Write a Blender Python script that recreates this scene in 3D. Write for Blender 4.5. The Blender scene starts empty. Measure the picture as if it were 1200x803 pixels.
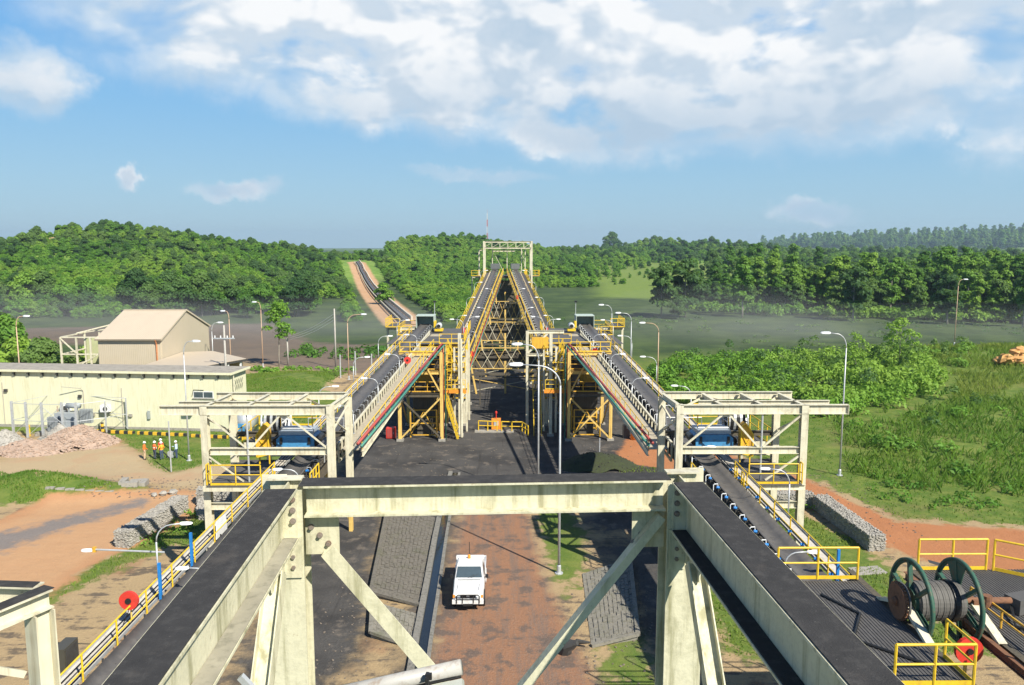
import bpy, math, random
import numpy as np
from mathutils import Vector, Matrix
R=math.radians
random.seed(7); RNG=np.random.default_rng(7)
scene=bpy.context.scene
COL=scene.collection
# ------------------------------------------------------------------ camera, sky, sun, exposure
cam_d=bpy.data.cameras.new('camera'); cam=bpy.data.objects.new('camera',cam_d); COL.objects.link(cam)
cam.location=(0,0,20); cam.rotation_euler=(R(90-7.13),0,R(-0.5))
cam_d.sensor_width=36; cam_d.lens=27.45; cam_d.clip_start=.1; cam_d.clip_end=30000
scene.camera=cam
SUN_EL=R(43); SUN_AZ=R(140)            # azimuth clockwise from +Y: the sun stands behind and to the right
sun_d=bpy.data.lights.new('sun','SUN'); sun_d.energy=5.0; sun_d.angle=R(.53); sun_d.color=(1,.94,.82)
sun=bpy.data.objects.new('sun',sun_d); COL.objects.link(sun)
sdir=Vector((math.sin(SUN_AZ)*math.cos(SUN_EL),math.cos(SUN_AZ)*math.cos(SUN_EL),math.sin(SUN_EL)))
sun.rotation_euler=sdir.to_track_quat('Z','Y').to_euler(); sun.location=(60,-60,80)
scene.view_settings.view_transform='Standard'; scene.view_settings.look='None'
scene.view_settings.exposure=0.66; scene.view_settings.gamma=1
W=bpy.data.worlds.new('World'); scene.world=W; W.use_nodes=True

class NT:
    """tiny helper to write node trees"""
    def __init__(s,tree): s.t=tree; s.n=tree.nodes; s.l=tree.links
    def add(s,typ,ins=None,**kw):
        n=s.n.new(typ)
        for k,v in kw.items(): setattr(n,k,v)
        for k,v in (ins or {}).items():
            if hasattr(v,'is_output') or isinstance(v,bpy.types.NodeSocket): s.l.new(v,n.inputs[k])
            else: n.inputs[k].default_value=v
        return n
    def m(s,op,a,b=0.0,c=0.0,clamp=False):
        n=s.n.new('ShaderNodeMath'); n.operation=op; n.use_clamp=clamp
        for i,v in enumerate((a,b,c)):
            if isinstance(v,bpy.types.NodeSocket): s.l.new(v,n.inputs[i])
            else: n.inputs[i].default_value=v
        return n.outputs[0]
    def mix(s,f,a,b,typ='MIX'):
        n=s.n.new('ShaderNodeMix'); n.data_type='RGBA'; n.blend_type=typ
        for i,v in ((0,f),(6,a),(7,b)):
            if isinstance(v,bpy.types.NodeSocket): s.l.new(v,n.inputs[i])
            else: n.inputs[i].default_value=v if i==0 else (tuple(v)+(1,) if len(v)==3 else v)
        return n.outputs[2]
    def ss(s,x,a,b):
        n=s.n.new('ShaderNodeMapRange'); n.interpolation_type='SMOOTHSTEP'
        s.l.new(x,n.inputs[0]); n.inputs[1].default_value=a; n.inputs[2].default_value=b
        return n.outputs[0]
    def noise(s,v,scale,detail=4,rough=.55,dist=0.0):
        n=s.add('ShaderNodeTexNoise',{'Scale':scale,'Detail':detail,'Roughness':rough,'Distortion':dist})
        if v is not None: s.l.new(v,n.inputs['Vector'])
        return n.outputs[0]

def build_sky():
    q=NT(W.node_tree); q.n.clear()
    sky=q.add('ShaderNodeTexSky'); sky.sky_type='NISHITA'; sky.sun_disc=False
    sky.sun_elevation=SUN_EL; sky.sun_rotation=SUN_AZ; sky.altitude=50; sky.air_density=1.2; sky.dust_density=.3; sky.ozone_density=3
    tc=q.add('ShaderNodeTexCoord').outputs['Generated']
    sep=q.add('ShaderNodeSeparateXYZ',{0:tc})
    x,y,z=sep.outputs
    az=q.m('MULTIPLY',q.m('ARCTAN2',x,y),57.2958); el=q.m('MULTIPLY',q.m('ARCSINE',z),57.2958)
    # clear humid blue: pale at the horizon, deeper overhead
    rp=q.add('ShaderNodeValToRGB',{0:q.m('DIVIDE',el,60.0,clamp=True)}); e=rp.color_ramp.elements
    e[0].position=0; e[0].color=(.42,.66,.82,1); e[1].position=1; e[1].color=(.030,.10,.30,1)
    for p,c in ((.07,(.365,.64,.87)),(.16,(.25,.565,.92)),(.28,(.145,.46,.96)),(.45,(.075,.25,.62)),(.62,(.045,.16,.44))): k=e.new(p); k.color=(*c,1)
    grad=q.add('ShaderNodeVectorMath',{0:rp.outputs[0],3:11.0},operation='SCALE').outputs[0]
    base=q.mix(.82,sky.outputs[0],grad)
    def density(dx,dy,dz,det):
        # puffs on the sky sphere, a little wider than high
        p=q.add('ShaderNodeCombineXYZ',{0:q.m('ADD',x,dx),1:q.m('ADD',y,dy),2:q.m('ADD',q.m('MULTIPLY',z,1.7),dz)}).outputs[0]
        big=q.noise(p,3.6,2,.5); f=q.noise(p,9.5,det,.58,.2)
        return q.m('ADD',q.m('MULTIPLY',big,.60),q.m('MULTIPLY',f,.90))
    d0=density(0,0,0,11); ds=density(0,0,0,3); d1=density(.020,-.012,.040,3)
    wp=q.add('ShaderNodeTexNoise',{'Vector':tc,'Scale':13.0,'Detail':5.0,'Roughness':.6}).outputs['Color']; wv=q.add('ShaderNodeSeparateColor',{0:wp}).outputs
    azw=q.m('ADD',az,q.m('MULTIPLY',q.m('SUBTRACT',wv[0],.5),7.0)); elw=q.m('ADD',el,q.m('MULTIPLY',q.m('SUBTRACT',wv[1],.5),4.2))
    # cloud banks of this afternoon: azimuth, elevation, half widths, weight
    banks=[(3,14,24,7.0,.50),(21,13,17,7.2,.50),(9,9.4,12,3.8,.46),(-17,15,15,5.6,.42),(-27,16.4,6,2.6,.30),(-8,11.5,11,4.0,.40),(-30.5,9.8,4.0,2.5,.36),(-18.4,3.6,3.4,.95,.34),
           (-25.2,4.7,1.4,1.1,.34),(20.8,2.4,3.0,1.1,.34),(-2,5.0,6,.8,.22),(32,7,4,3,.24),(46,20,18,10,.36),(-50,24,14,6,.2),(95,22,30,8,.24),(-100,22,30,8,.24),(180,24,40,7,.22)]
    tot=None
    for a,e_,sa,se,w in banks:
        da=q.m('DIVIDE',q.m('SUBTRACT',azw,a),sa); de=q.m('DIVIDE',q.m('SUBTRACT',elw,e_),se)
        r=q.m('SQRT',q.m('ADD',q.m('MULTIPLY',da,da),q.m('MULTIPLY',de,de)))
        g=q.m('MULTIPLY',q.m('SUBTRACT',1,q.ss(r,.40,1.25)),w)
        tot=g if tot is None else q.m('MAXIMUM',tot,g)
    dens=q.m('ADD',d0,tot)
    veil=q.m('MULTIPLY',q.m('MULTIPLY',q.ss(tot,.03,.34),q.ss(ds,.40,.78)),.90)
    puff=q.m('MULTIPLY',q.ss(dens,1.02,1.20),.94)
    light=q.ss(q.m('ADD',q.m('SUBTRACT',ds,d1),q.m('MULTIPLY',q.m('SUBTRACT',d0,ds),.6)),-.09,.11)
    thick=q.ss(dens,1.10,1.50)
    light=q.m('ADD',q.m('MULTIPLY',light,.80),q.m('SUBTRACT',.40,q.m('MULTIPLY',thick,.34)),clamp=True)
    # grey-blue undersides towards the lower rim of the bank
    und=q.m('MULTIPLY',q.m('SUBTRACT',1,q.ss(elw,7.0,13.5)),q.ss(tot,.16,.40))
    light=q.m('MULTIPLY',light,q.m('SUBTRACT',1,q.m('MULTIPLY',und,.75)))
    vcol=q.mix(light,(5.2,7.1,9.0),(8.2,9.3,10.3))
    ccol=q.mix(light,(4.9,6.6,8.4),(11.2,11.3,11.4))
    lp=q.mix(veil,base,vcol); lp=q.mix(puff,lp,ccol)
    bg=q.add('ShaderNodeBackground',{'Color':lp,'Strength':.056})
    q.l.new(bg.outputs[0],q.add('ShaderNodeOutputWorld').inputs[0])
build_sky()

# ------------------------------------------------------------------ materials (procedural)
MATS={}
def mat(name,color,rough=.6,metal=0.0,vary=.18,scale=3.0,dirt=None,dirt_amt=0.0,streak=False,bump=.0,bscale=30,spec=.4,fine=0.0,grime=None,speck=0.0):
    if name in MATS: return MATS[name]
    m=bpy.data.materials.new(name); m.use_nodes=True; q=NT(m.node_tree); b=q.n['Principled BSDF']
    pos=q.add('ShaderNodeNewGeometry').outputs['Position']
    n1=q.noise(pos,scale,5,.6)
    c=q.mix(n1,tuple(v*(1-vary) for v in color),tuple(min(1,v*(1+vary)) for v in color))
    if fine:
        n3=q.noise(pos,bscale,3,.7); c=q.mix(q.m('MULTIPLY',q.ss(n3,.45,.75),fine),c,tuple(v*.35 for v in color))
    if dirt:
        v=pos
        if streak: v=q.add('ShaderNodeMapping',{'Vector':pos,'Scale':(7,7,.55)}).outputs[0]
        n2=q.noise(v,1.0 if streak else scale*1.7,7,.65)
        c=q.mix(q.m('MULTIPLY',q.ss(n2,.46,.72),dirt_amt),c,dirt)
    if speck:
        c=q.mix(q.m('MULTIPLY',q.ss(q.noise(pos,38,4,.7),.66,.74),speck),c,(.30,.29,.27)); c=q.mix(q.m('MULTIPLY',q.ss(q.noise(pos,1.3,6,.7),.56,.68),speck*.6),c,(.12,.105,.09))
    if grime:
        g1=q.noise(pos,grime[2],9,.72,.6); c=q.mix(q.m('MULTIPLY',q.ss(g1,.50,.70),grime[1]),c,grime[0])
        g2=q.noise(pos,3.7,8,.75); c=q.mix(q.m('MULTIPLY',q.ss(g2,.64,.70),.7),c,(.22,.10,.04))
    q.l.new(c,b.inputs['Base Color']); b.inputs['Metallic'].default_value=metal
    b.inputs['Specular IOR Level'].default_value=spec
    rr=q.m('ADD',q.m('MULTIPLY',q.m('SUBTRACT',n1,.5),.35),rough,clamp=True); q.l.new(rr,b.inputs['Roughness'])
    if bump:
        bn=q.add('ShaderNodeBump',{'Strength':bump,'Distance':.03,'Height':q.noise(pos,bscale,4,.6)}); q.l.new(bn.outputs[0],b.inputs['Normal'])
    MATS[name]=m; return m
CREAM=mat('weathered_cream_paint',(.62,.59,.425),.6,vary=.12,scale=2.2,dirt=(.20,.19,.085),dirt_amt=.72,streak=True,bump=.2,bscale=14,fine=.22,grime=((.20,.20,.10),.42,1.1))
CREAM2=mat('cream_paint',(.63,.595,.45),.55,dirt=(.26,.19,.09),dirt_amt=.5,streak=True,grime=((.22,.20,.14),.5,.8))
IVORY=mat('ivory_yellow_paint',(.70,.48,.14),.6,dirt=(.16,.09,.035),dirt_amt=.6,streak=True)
YEL=mat('yellow_paint',(.74,.49,.025),.5,dirt=(.25,.14,.04),dirt_amt=.35)
YELD=mat('dusty_yellow_paint',(.70,.40,.04),.6,dirt=(.14,.09,.04),dirt_amt=.6,streak=True)
ORNG=mat('orange_paint',(.75,.27,.03),.55)
RUBBER=mat('belt_rubber',(.098,.092,.086),.5,vary=.35,scale=2.0,dirt=(.15,.138,.122),dirt_amt=.6,bump=.1,spec=.35)
DUST=mat('coal_dust',(.042,.041,.041),.9,vary=.35,scale=5,bump=.35,bscale=60,dirt=(.085,.082,.078),dirt_amt=.5,spec=.15,speck=.5)
DARK=mat('dark_steel',(.055,.053,.05),.6,dirt=(.02,.02,.02),dirt_amt=.5)
COALST=mat('coal_dusted_steel',(.10,.085,.06),.75,dirt=(.03,.03,.03),dirt_amt=.7,streak=True)
GALV=mat('galvanised_steel',(.52,.54,.55),.45,metal=.35,dirt=(.25,.24,.22),dirt_amt=.3)
GALVD=mat('weathered_grating',(.115,.11,.105),.7,metal=.2,dirt=(.07,.07,.07),dirt_amt=.6,bump=.3,bscale=45)
WHITE=mat('white_paint',(.78,.79,.78),.4,vary=.06,dirt=(.4,.38,.33),dirt_amt=.18)
CARW=mat('white_car_paint',(.76,.77,.77),.2,vary=.04,dirt=(.40,.28,.19),dirt_amt=.35,spec=.6)
GLASS=mat('dark_window_glass',(.06,.085,.10),.06,vary=.3,spec=.9)
BLACK=mat('black_plastic',(.02,.02,.02),.45,vary=.2)
TYRE=mat('tyre_rubber',(.03,.028,.026),.85,dirt=(.14,.09,.06),dirt_amt=.5)
RED=mat('red_paint',(.62,.045,.03),.5,dirt=(.25,.04,.03),dirt_amt=.3)
REDP=mat('red_pipe_paint',(.36,.06,.05),.55,dirt=(.18,.07,.05),dirt_amt=.5)
GRNP=mat('green_pipe_paint',(.055,.23,.17),.55,dirt=(.05,.12,.09),dirt_amt=.5)
REELG=mat('dark_green_paint',(.03,.095,.065),.6,dirt=(.13,.08,.04),dirt_amt=.7)
RUST=mat('rusty_steel',(.20,.095,.05),.85,dirt=(.07,.04,.03),dirt_amt=.7,bump=.3,bscale=40)
BLUE=mat('blue_paint',(.02,.20,.55),.4,dirt=(.02,.08,.2),dirt_amt=.3)
LBLUE=mat('light_blue_paint',(.06,.25,.48),.5,dirt=(.05,.08,.12),dirt_amt=.5)
ALU=mat('lamp_housing',(.68,.70,.71),.4,metal=.1,vary=.08)
LENS=mat('lamp_lens',(.75,.78,.78),.2,vary=.05)
CONC=mat('concrete',(.34,.32,.28),.85,dirt=(.12,.11,.08),dirt_amt=.6,bump=.25,bscale=14,fine=.3)
CONCD=mat('stained_concrete',(.22,.21,.185),.9,dirt=(.06,.06,.05),dirt_amt=.7,bump=.3,bscale=18,fine=.4)
STONE=mat('grey_stone',(.36,.34,.30),.85,vary=.45,scale=4,dirt=(.10,.10,.09),dirt_amt=.6,bump=.3,bscale=10)
RUBBLE=mat('broken_brick_rubble',(.40,.29,.22),.9,vary=.4,scale=2.5,dirt=(.30,.26,.22),dirt_amt=.8,bump=.4,bscale=12)
ROCKO=mat('orange_rock',(.56,.30,.10),.85,vary=.3,scale=1.5,bump=.3,bscale=6,dirt=(.6,.42,.22),dirt_amt=.6)
WALLC=mat('cream_wall_paint',(.68,.67,.475),.75,vary=.05,scale=.6,dirt=(.50,.46,.24),dirt_amt=.5,streak=True)
ROOFG=mat('grey_roof_sheet',(.33,.30,.25),.8,scale=.9,vary=.3,dirt=(.14,.13,.11),dirt_amt=.6)
TAN=mat('tan_cladding',(.50,.43,.32),.6,vary=.06,scale=.7,dirt=(.40,.33,.17),dirt_amt=.22,streak=True)
TANR=mat('tan_roof_sheet',(.50,.42,.315),.55,vary=.06,scale=.7)
TRANS=mat('transformer_grey',(.30,.33,.35),.5)
SPOOL=mat('cable_drum_grey',(.11,.105,.095),.7,vary=.25,dirt=(.2,.18,.16),dirt_amt=.3,bump=.15,bscale=50)
WATER=mat('ditch_water',(.02,.022,.02),.08,spec=.6)
WOOD=mat('weathered_pole_wood',(.33,.28,.22),.85,dirt=(.15,.12,.1),dirt_amt=.5)
SKIN=mat('skin',(.30,.16,.09),.55); HAIR=mat('black_hair',(.015,.012,.01),.6)
def cloth(n,c): return mat('cloth_'+n,c,.85,vary=.15,scale=14)
def striped(name,axis,period,c1,c2):
    if name in MATS: return MATS[name]
    m=bpy.data.materials.new(name); m.use_nodes=True; q=NT(m.node_tree); b=q.n['Principled BSDF']
    s=q.add('ShaderNodeSeparateXYZ',{0:q.add('ShaderNodeTexCoord').outputs['Object']})
    f=q.m('GREATER_THAN',q.m('FRACT',q.m('DIVIDE',s.outputs[axis],period)),.5)
    q.l.new(q.mix(f,c1,c2),b.inputs['Base Color']); b.inputs['Roughness'].default_value=.7
    MATS[name]=m; return m
STRIPE=striped('black_yellow_stripes',0,1.0,(.70,.42,.03),(.03,.03,.03))
STRIPEZ=striped('black_yellow_bands',2,.55,(.70,.42,.03),(.03,.03,.03))
MASTM=striped('red_white_bands',2,12,(.6,.6,.6),(.55,.12,.08))

def corrugated(base,name,freq,axis):
    m=base.copy(); m.name=name; q=NT(m.node_tree); b=q.n['Principled BSDF']
    s=q.add('ShaderNodeSeparateXYZ',{0:q.add('ShaderNodeNewGeometry').outputs['Position']})
    w=q.m('SINE',q.m('MULTIPLY',s.outputs[axis],freq))
    bn=q.add('ShaderNodeBump',{'Strength':.22,'Distance':.03,'Height':w}); q.l.new(bn.outputs[0],b.inputs['Normal'])
    return m
TANW_X=corrugated(TAN,'tan_cladding_ribbed',26,0); TANW_Y=corrugated(TAN,'tan_cladding_ribbed_side',18,1); TANR_X=corrugated(TANR,'tan_roof_ribbed',26,0)

def leafmat(name,c1,c2,c3):
    m=bpy.data.materials.new(name); m.use_nodes=True; q=NT(m.node_tree); b=q.n['Principled BSDF']
    pos=q.add('ShaderNodeNewGeometry').outputs['Position']
    oi=q.add('ShaderNodeObjectInfo').outputs['Random']
    n=q.noise(pos,.9,3,.6)
    nb=q.noise(pos,.022,4,.6)
    f=q.m('ADD',q.m('MULTIPLY',oi,.40),q.m('ADD',q.m('MULTIPLY',n,.28),q.m('MULTIPLY',q.ss(nb,.36,.62),.48)),clamp=True)
    r=q.add('ShaderNodeValToRGB',{0:f}); e=r.color_ramp.elements
    e[0].position=.15; e[0].color=(*c1,1); e[1].position=.95; e[1].color=(*c3,1); k=e.new(.55); k.color=(*c2,1)
    q.l.new(r.outputs[0],b.inputs['Base Color']); b.inputs['Roughness'].default_value=.6; b.inputs['Specular IOR Level'].default_value=.25
    tr=q.add('ShaderNodeBsdfTranslucent',{'Color':q.mix(.5,r.outputs[0],(.26,.42,.04))})
    mx=q.add('ShaderNodeMixShader',{0:.38,1:b.outputs[0],2:tr.outputs[0]})
    q.l.new(mx.outputs[0],q.n['Material Output'].inputs[0]); MATS[name]=m; return m
LEAF=leafmat('forest_leaves',(.055,.145,.024),(.13,.275,.04),(.25,.40,.06))
LEAFB=leafmat('bright_shrub_leaves',(.085,.21,.026),(.16,.33,.038),(.28,.43,.065))
LEAFD=leafmat('dark_grey_green_leaves',(.036,.092,.028),(.075,.155,.042),(.15,.245,.06))
LEAFY=leafmat('dry_grass_blades',(.07,.165,.02),(.13,.24,.03),(.25,.28,.055))
BARK=mat('pale_bark',(.30,.27,.22),.9,dirt=(.12,.10,.08),dirt_amt=.6)

# ------------------------------------------------------------------ mesh helpers
def link(o,parent=None):
    COL.objects.link(o)
    if parent is not None: o.parent=parent
    return o
def rootloc(p):
    v=Vector((0,0,0))
    while p is not None: v+=p.location; p=p.parent
    return v
def frame(p,q,up=(0,0,1)):
    d=(Vector(q)-Vector(p)); L=d.length; d.normalize(); u=Vector(up)
    if abs(d.dot(u))>.999: u=Vector((0,1,0)) if abs(d.y)<.9 else Vector((1,0,0))
    s=d.cross(u).normalized(); u=s.cross(d).normalized(); return d,s,u,L
class MB:
    def __init__(s): s.V=[]; s.F=[]
    def add(s,V,F):
        n=len(s.V); s.V+=[tuple(v) for v in V]; s.F+=[tuple(i+n for i in f) for f in F]; return s
    def box(s,c,d,rz=0,bev=0):
        x,y,z=(k/2 for k in d); cs,sn=math.cos(rz),math.sin(rz); P=[]
        for k in (-z,z):
            for a,b in ((-x,-y),(x,-y),(x,y),(-x,y)): P.append((c[0]+a*cs-b*sn,c[1]+a*sn+b*cs,c[2]+k))
        return s.add(P,[(3,2,1,0),(4,5,6,7),(0,1,5,4),(1,2,6,5),(2,3,7,6),(3,0,4,7)])
    def prism(s,prof,p,q,up=(0,0,1)):
        d,sd,u,L=frame(p,q,up); p=Vector(p); q=Vector(q); n=len(prof)
        P=[p+sd*a+u*b for a,b in prof]+[q+sd*a+u*b for a,b in prof]
        return s.add(P,[(i,(i+1)%n,(i+1)%n+n,i+n) for i in range(n)]+[tuple(range(n))[::-1],tuple(range(n,2*n))])
    def bar(s,p,q,w,h=None,up=(0,0,1)):
        h=h or w; return s.prism([(-w/2,-h/2),(w/2,-h/2),(w/2,h/2),(-w/2,h/2)],p,q,up)
    def ibeam(s,p,q,w,h,tf=.02,tw=.014,up=(0,0,1)):
        a,b,c=w/2,h/2,tw/2
        return s.prism([(-a,-b),(a,-b),(a,-b+tf),(c,-b+tf),(c,b-tf),(a,b-tf),(a,b),(-a,b),(-a,b-tf),(-c,b-tf),(-c,-b+tf),(-a,-b+tf)],p,q,up)
    def angle(s,p,q,w,t=.015,up=(0,0,1)):
        return s.prism([(-w/2,-w/2),(w/2,-w/2),(w/2,-w/2+t),(-w/2+t,-w/2+t),(-w/2+t,w/2),(-w/2,w/2)],p,q,up)
    def chan(s,p,q,w,h,t=.02,up=(0,0,1)):
        return s.prism([(-w/2,-h/2),(w/2,-h/2),(w/2,-h/2+t),(-w/2+t,-h/2+t),(-w/2+t,h/2-t),(w/2,h/2-t),(w/2,h/2),(-w/2,h/2)],p,q,up)
    def tube(s,pts,r,n=8,r2=None,cap=True):
        pts=[Vector(p) for p in pts]; m=len(pts); N=len(s.V); u=None
        for i,p in enumerate(pts):
            t=(pts[min(i+1,m-1)]-pts[max(i-1,0)]).normalized()
            if u is None: u=Vector((0,0,1)) if abs(t.z)<.9 else Vector((1,0,0))
            sd=t.cross(u).normalized(); u=sd.cross(t).normalized()
            rr=r if r2 is None else r+(r2-r)*i/(m-1)
            if isinstance(r,(list,tuple)): rr=r[i]
            for k in range(n):
                a=2*math.pi*k/n; s.V.append(tuple(p+sd*math.cos(a)*rr+u*math.sin(a)*rr))
        for i in range(m-1):
            for k in range(n):
                a=N+i*n+k; b=N+i*n+(k+1)%n; s.F.append((a,b,b+n,a+n))
        if cap: s.F.append(tuple(range(N,N+n))[::-1]); s.F.append(tuple(range(N+(m-1)*n,N+m*n)))
        return s
    def ring(s,c,axis,r,w,t,n=28):
        """flat-bar rim: radius r, width w along the axis, thickness t"""
        a=Vector(axis).normalized(); u=Vector((0,0,1)) if abs(a.z)<.9 else Vector((1,0,0)); v=a.cross(u).normalized(); u=v.cross(a); c=Vector(c)
        P=[]; F=[]
        for k in range(n):
            e=u*math.cos(6.2832*k/n)+v*math.sin(6.2832*k/n)
            P+=[c+e*r-a*w/2,c+e*r+a*w/2,c+e*(r-t)+a*w/2,c+e*(r-t)-a*w/2]
        for k in range(n):
            b=4*k; d=4*((k+1)%n)
            for i in range(4): j=(i+1)%4; F.append((b+i,b+j,d+j,d+i))
        return s.add(P,F)
    def poly(s,pts,thick):
        """polygon (list of 3-D points) thickened along its normal"""
        pts=[Vector(p) for p in pts]; n=(pts[1]-pts[0]).cross(pts[2]-pts[0]).normalized()*thick; k=len(pts)
        return s.add(pts+[p+n for p in pts],[tuple(range(k))[::-1],tuple(range(k,2*k))]+[(i,(i+1)%k,(i+1)%k+k,i+k) for i in range(k)])
    def lathe(s,prof,c=(0,0,0),n=16):
        P=[];F=[];m=len(prof)
        for k in range(n):
            a=6.28318*k/n
            for r,z in prof: P.append((c[0]+r*math.cos(a),c[1]+r*math.sin(a),c[2]+z))
        for k in range(n):
            for i in range(m-1):
                a=k*m+i; b=((k+1)%n)*m+i; F.append((a,b,b+1,a+1))
        return s.add(P,F)
    def mesh(s,name,mt,smooth=False,off=None):
        me=bpy.data.meshes.new(name)
        V=s.V if off is None else [(v[0]-off.x,v[1]-off.y,v[2]-off.z) for v in s.V]
        me.from_pydata(V,[],s.F); me.materials.append(mt)
        if smooth: me.polygons.foreach_set('use_smooth',[True]*len(me.polygons))
        me.update(); return me
    def build(s,name,mt,parent=None,smooth=False,local=False):
        me=s.mesh(name,mt,smooth,None if (local or parent is None) else rootloc(parent))
        return link(bpy.data.objects.new(name,me),parent)
def tag(o,label=None,cat=None,group=None,kind=None):
    if label: o['label']=label
    if cat: o['category']=cat
    if group: o['group']=group
    if kind: o['kind']=kind
    elif cat and 'kind' not in o: o['kind']='thing'
    return o
def thing(name,label,cat,loc=(0,0,0),group=None,rz=0):
    o=bpy.data.objects.new(name,None); o.location=loc; o.rotation_euler=(0,0,rz); o.empty_display_size=.3; COL.objects.link(o)
    return tag(o,label,cat,group)
def inst(name,me,parent,pos,rot=(0,0,0),scale=None):
    o=bpy.data.objects.new(name,me); o.location=Vector(pos)-rootloc(parent); o.rotation_euler=rot
    if scale: o.scale=scale
    return link(o,parent)
def dup(root,loc,label,rz=0,scale=None):
    r=root.copy(); COL.objects.link(r); r.location=loc; r.rotation_euler=(0,0,rz); r['label']=label
    if scale: r.scale=scale
    for ch in list(root.children):
        c=ch.copy(); COL.objects.link(c); c.parent=r
        for g in list(ch.children):
            d=g.copy(); COL.objects.link(d); d.parent=c
    return r
CACHE={}
def shared(key,fn):
    if key not in CACHE: CACHE[key]=fn()
    return CACHE[key]
def lerp(p,q,t): return tuple(a+(b-a)*t for a,b in zip(p,q))
def handrail(parent,pts,h=1.0,sp=2.0,m=None,r=.032,kick=True,ends=True):
    m=m or YEL
    post=shared(('post',h,m.name,r),lambda: MB().tube([(0,0,0),(0,0,h)],r,6).mesh('handrail_post',m))
    up=lambda p,k:(p[0],p[1],p[2]+k)
    MB().tube([up(p,h) for p in pts],r,6).build('top_rail',m,parent)
    MB().tube([up(p,h*.52) for p in pts],r*.85,6).build('knee_rail',m,parent)
    if kick:
        b=MB()
        for p,q in zip(pts,pts[1:]): b.bar(up(p,.06),up(q,.06),.012,.11)
        b.build('kick_plate',m,parent)
    for i,(p,q) in enumerate(zip(pts,pts[1:])):
        n=max(1,round((Vector(q)-Vector(p)).length/sp))
        for k in range(n if i<len(pts)-2 else n+1): inst('handrail_post',post,parent,lerp(p,q,k/n))

# ------------------------------------------------------------------ terrain
HILLS=[ # x, y, sx, sy, height
 (-205,430,46,95,21,0),(-330,460,80,120,9.5,0),(-128,400,30,90,10,0),(-480,520,110,140,15,0),
 (-66,640,40,120,13.5,0),(-8,720,48,140,12,0),(95,900,95,170,5,0),(225,1010,62,180,14,0),(150,520,70,90,3,0),
 (330,1080,80,180,2.5,0),(500,900,150,160,6,0),(300,520,140,120,1,0),(560,600,140,140,3,0),
 (1260,2600,220,420,18,0),(1800,2600,300,520,46,0),(860,2500,200,400,4,0),(-800,3300,500,500,3,0),(-330,2600,120,300,4,0)]
def snoise(x,y,s,seed=0):
    """cheap smooth value noise"""
    x=x/s+seed*17.3; y=y/s+seed*9.7
    return (np.sin(x*1.0+1.7*np.sin(y*.83+seed))+np.sin(y*1.13+1.3*np.sin(x*.71+2*seed))+.6*np.sin(x*2.3+y*1.9)+.5*np.sin(x*3.7-y*2.9+seed))/3.1
def height(x,y):
    x=np.asarray(x,float); y=np.asarray(y,float); z=np.zeros(np.broadcast(x,y).shape)
    for cx,cy,sx,sy,h,_ in HILLS:
        g=np.exp(-.5*((x-cx)/sx)**2-.5*((y-cy)/sy)**2); z=z+h*g*(1+.16*snoise(x,y,min(sx,sy)*.28,cx%7))
    far=np.clip((y-175)/60,0,1); z=z*far*far*(3-2*far)
    z+=3.2*np.exp(-.5*((x-84)/22)**2-.5*((y-122)/16)**2)+1.2*np.exp(-.5*((x-45)/14)**2-.5*((y-86)/10)**2)
    z+=1.5*np.exp(-.5*((x+38.5)/3.2)**2-.5*((y-62.5)/1.9)**2)+.5*np.exp(-.5*((x+32.5)/3)**2-.5*((y-61.8)/1.2)**2)
    z+=1.2*np.exp(-.5*((x+30)/7)**2-.5*((y-112)/7)**2)
    near=np.exp(-((np.hypot(x,y-60)/140)**4))
    z+=.05*snoise(x,y,1.9,3)*np.clip((np.abs(x+1)-5)/6,0,1)*near
    return z
def hz(x,y): return float(height(x,y))
def sdf(P,x,y):
    d=np.full(x.shape,1e9); ins=np.zeros(x.shape,bool); n=len(P)
    for i in range(n):
        ax,ay=P[i]; bx,by=P[(i+1)%n]; ex,ey=bx-ax,by-ay
        t=np.clip(((x-ax)*ex+(y-ay)*ey)/(ex*ex+ey*ey+1e-9),0,1)
        d=np.minimum(d,np.hypot(x-ax-t*ex,y-ay-t*ey))
        c=((ay>y)!=(by>y))&(x<(bx-ax)*(y-ay)/((by-ay)+1e-12)+ax); ins^=c
    return np.where(ins,-d,d)
TRACK=[(-3.9,24),(4.3,24),(4.2,33.5),(2.44,44.8),(1.7,57),(.6,63),(-2.6,63),(-3.4,57),(-3.4,42),(-3.7,33.5)]
COAL=[[(-15,62),(-11,60.5),(14,60.5),(16,63),(14,100),(8,135),(-9,135),(-15,100)],[(-14,61),(-9,60),(-7.6,44),(-6.9,37.5),(-7.4,34.5),(-9,32),(-13,33)],[(5.8,51),(12,51),(10,36),(7,36),(7.2,44)],[(5,54),(9,60),(14,60),(13,50)],[(-5.2,70),(-5.2,30),(-3.4,30),(-3.4,70)]]
ROADL=[(-80,38),(-60,45),(-37,55.4),(-36,60),(-25.4,62.5),(-15,66.5),(-11,60),(-22.7,57.1),(-24,52.7),(-26,47.5),(-25.9,43.8),(-27.3,40.2),(-31,34),(-60,22),(-80,20)]
YARD=[(-60,58),(-47,71),(-44,80),(-41,79),(-34.5,72.7),(-32.6,69.8),(-29.5,67.1),(-27,69.8),(-20,69),(-19,64),(-25.4,62.5),(-31,64.3),(-36,64),(-42,66),(-50,58)]
STREAK=[(-35.3,52.8),(-31.7,57.2),(-28.9,60.1),(-27.8,58.7),(-30.5,55),(-33.1,49.3),(-40,44),(-46,44)]
ROADR=[(13,80),(20,75),(25.8,64.6),(28.4,54.5),(36.6,52.7),(70,51),(70,36),(40,36),(30.4,43.4),(26,48.5),(23.5,58.6),(17.5,66),(10,71)]
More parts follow.
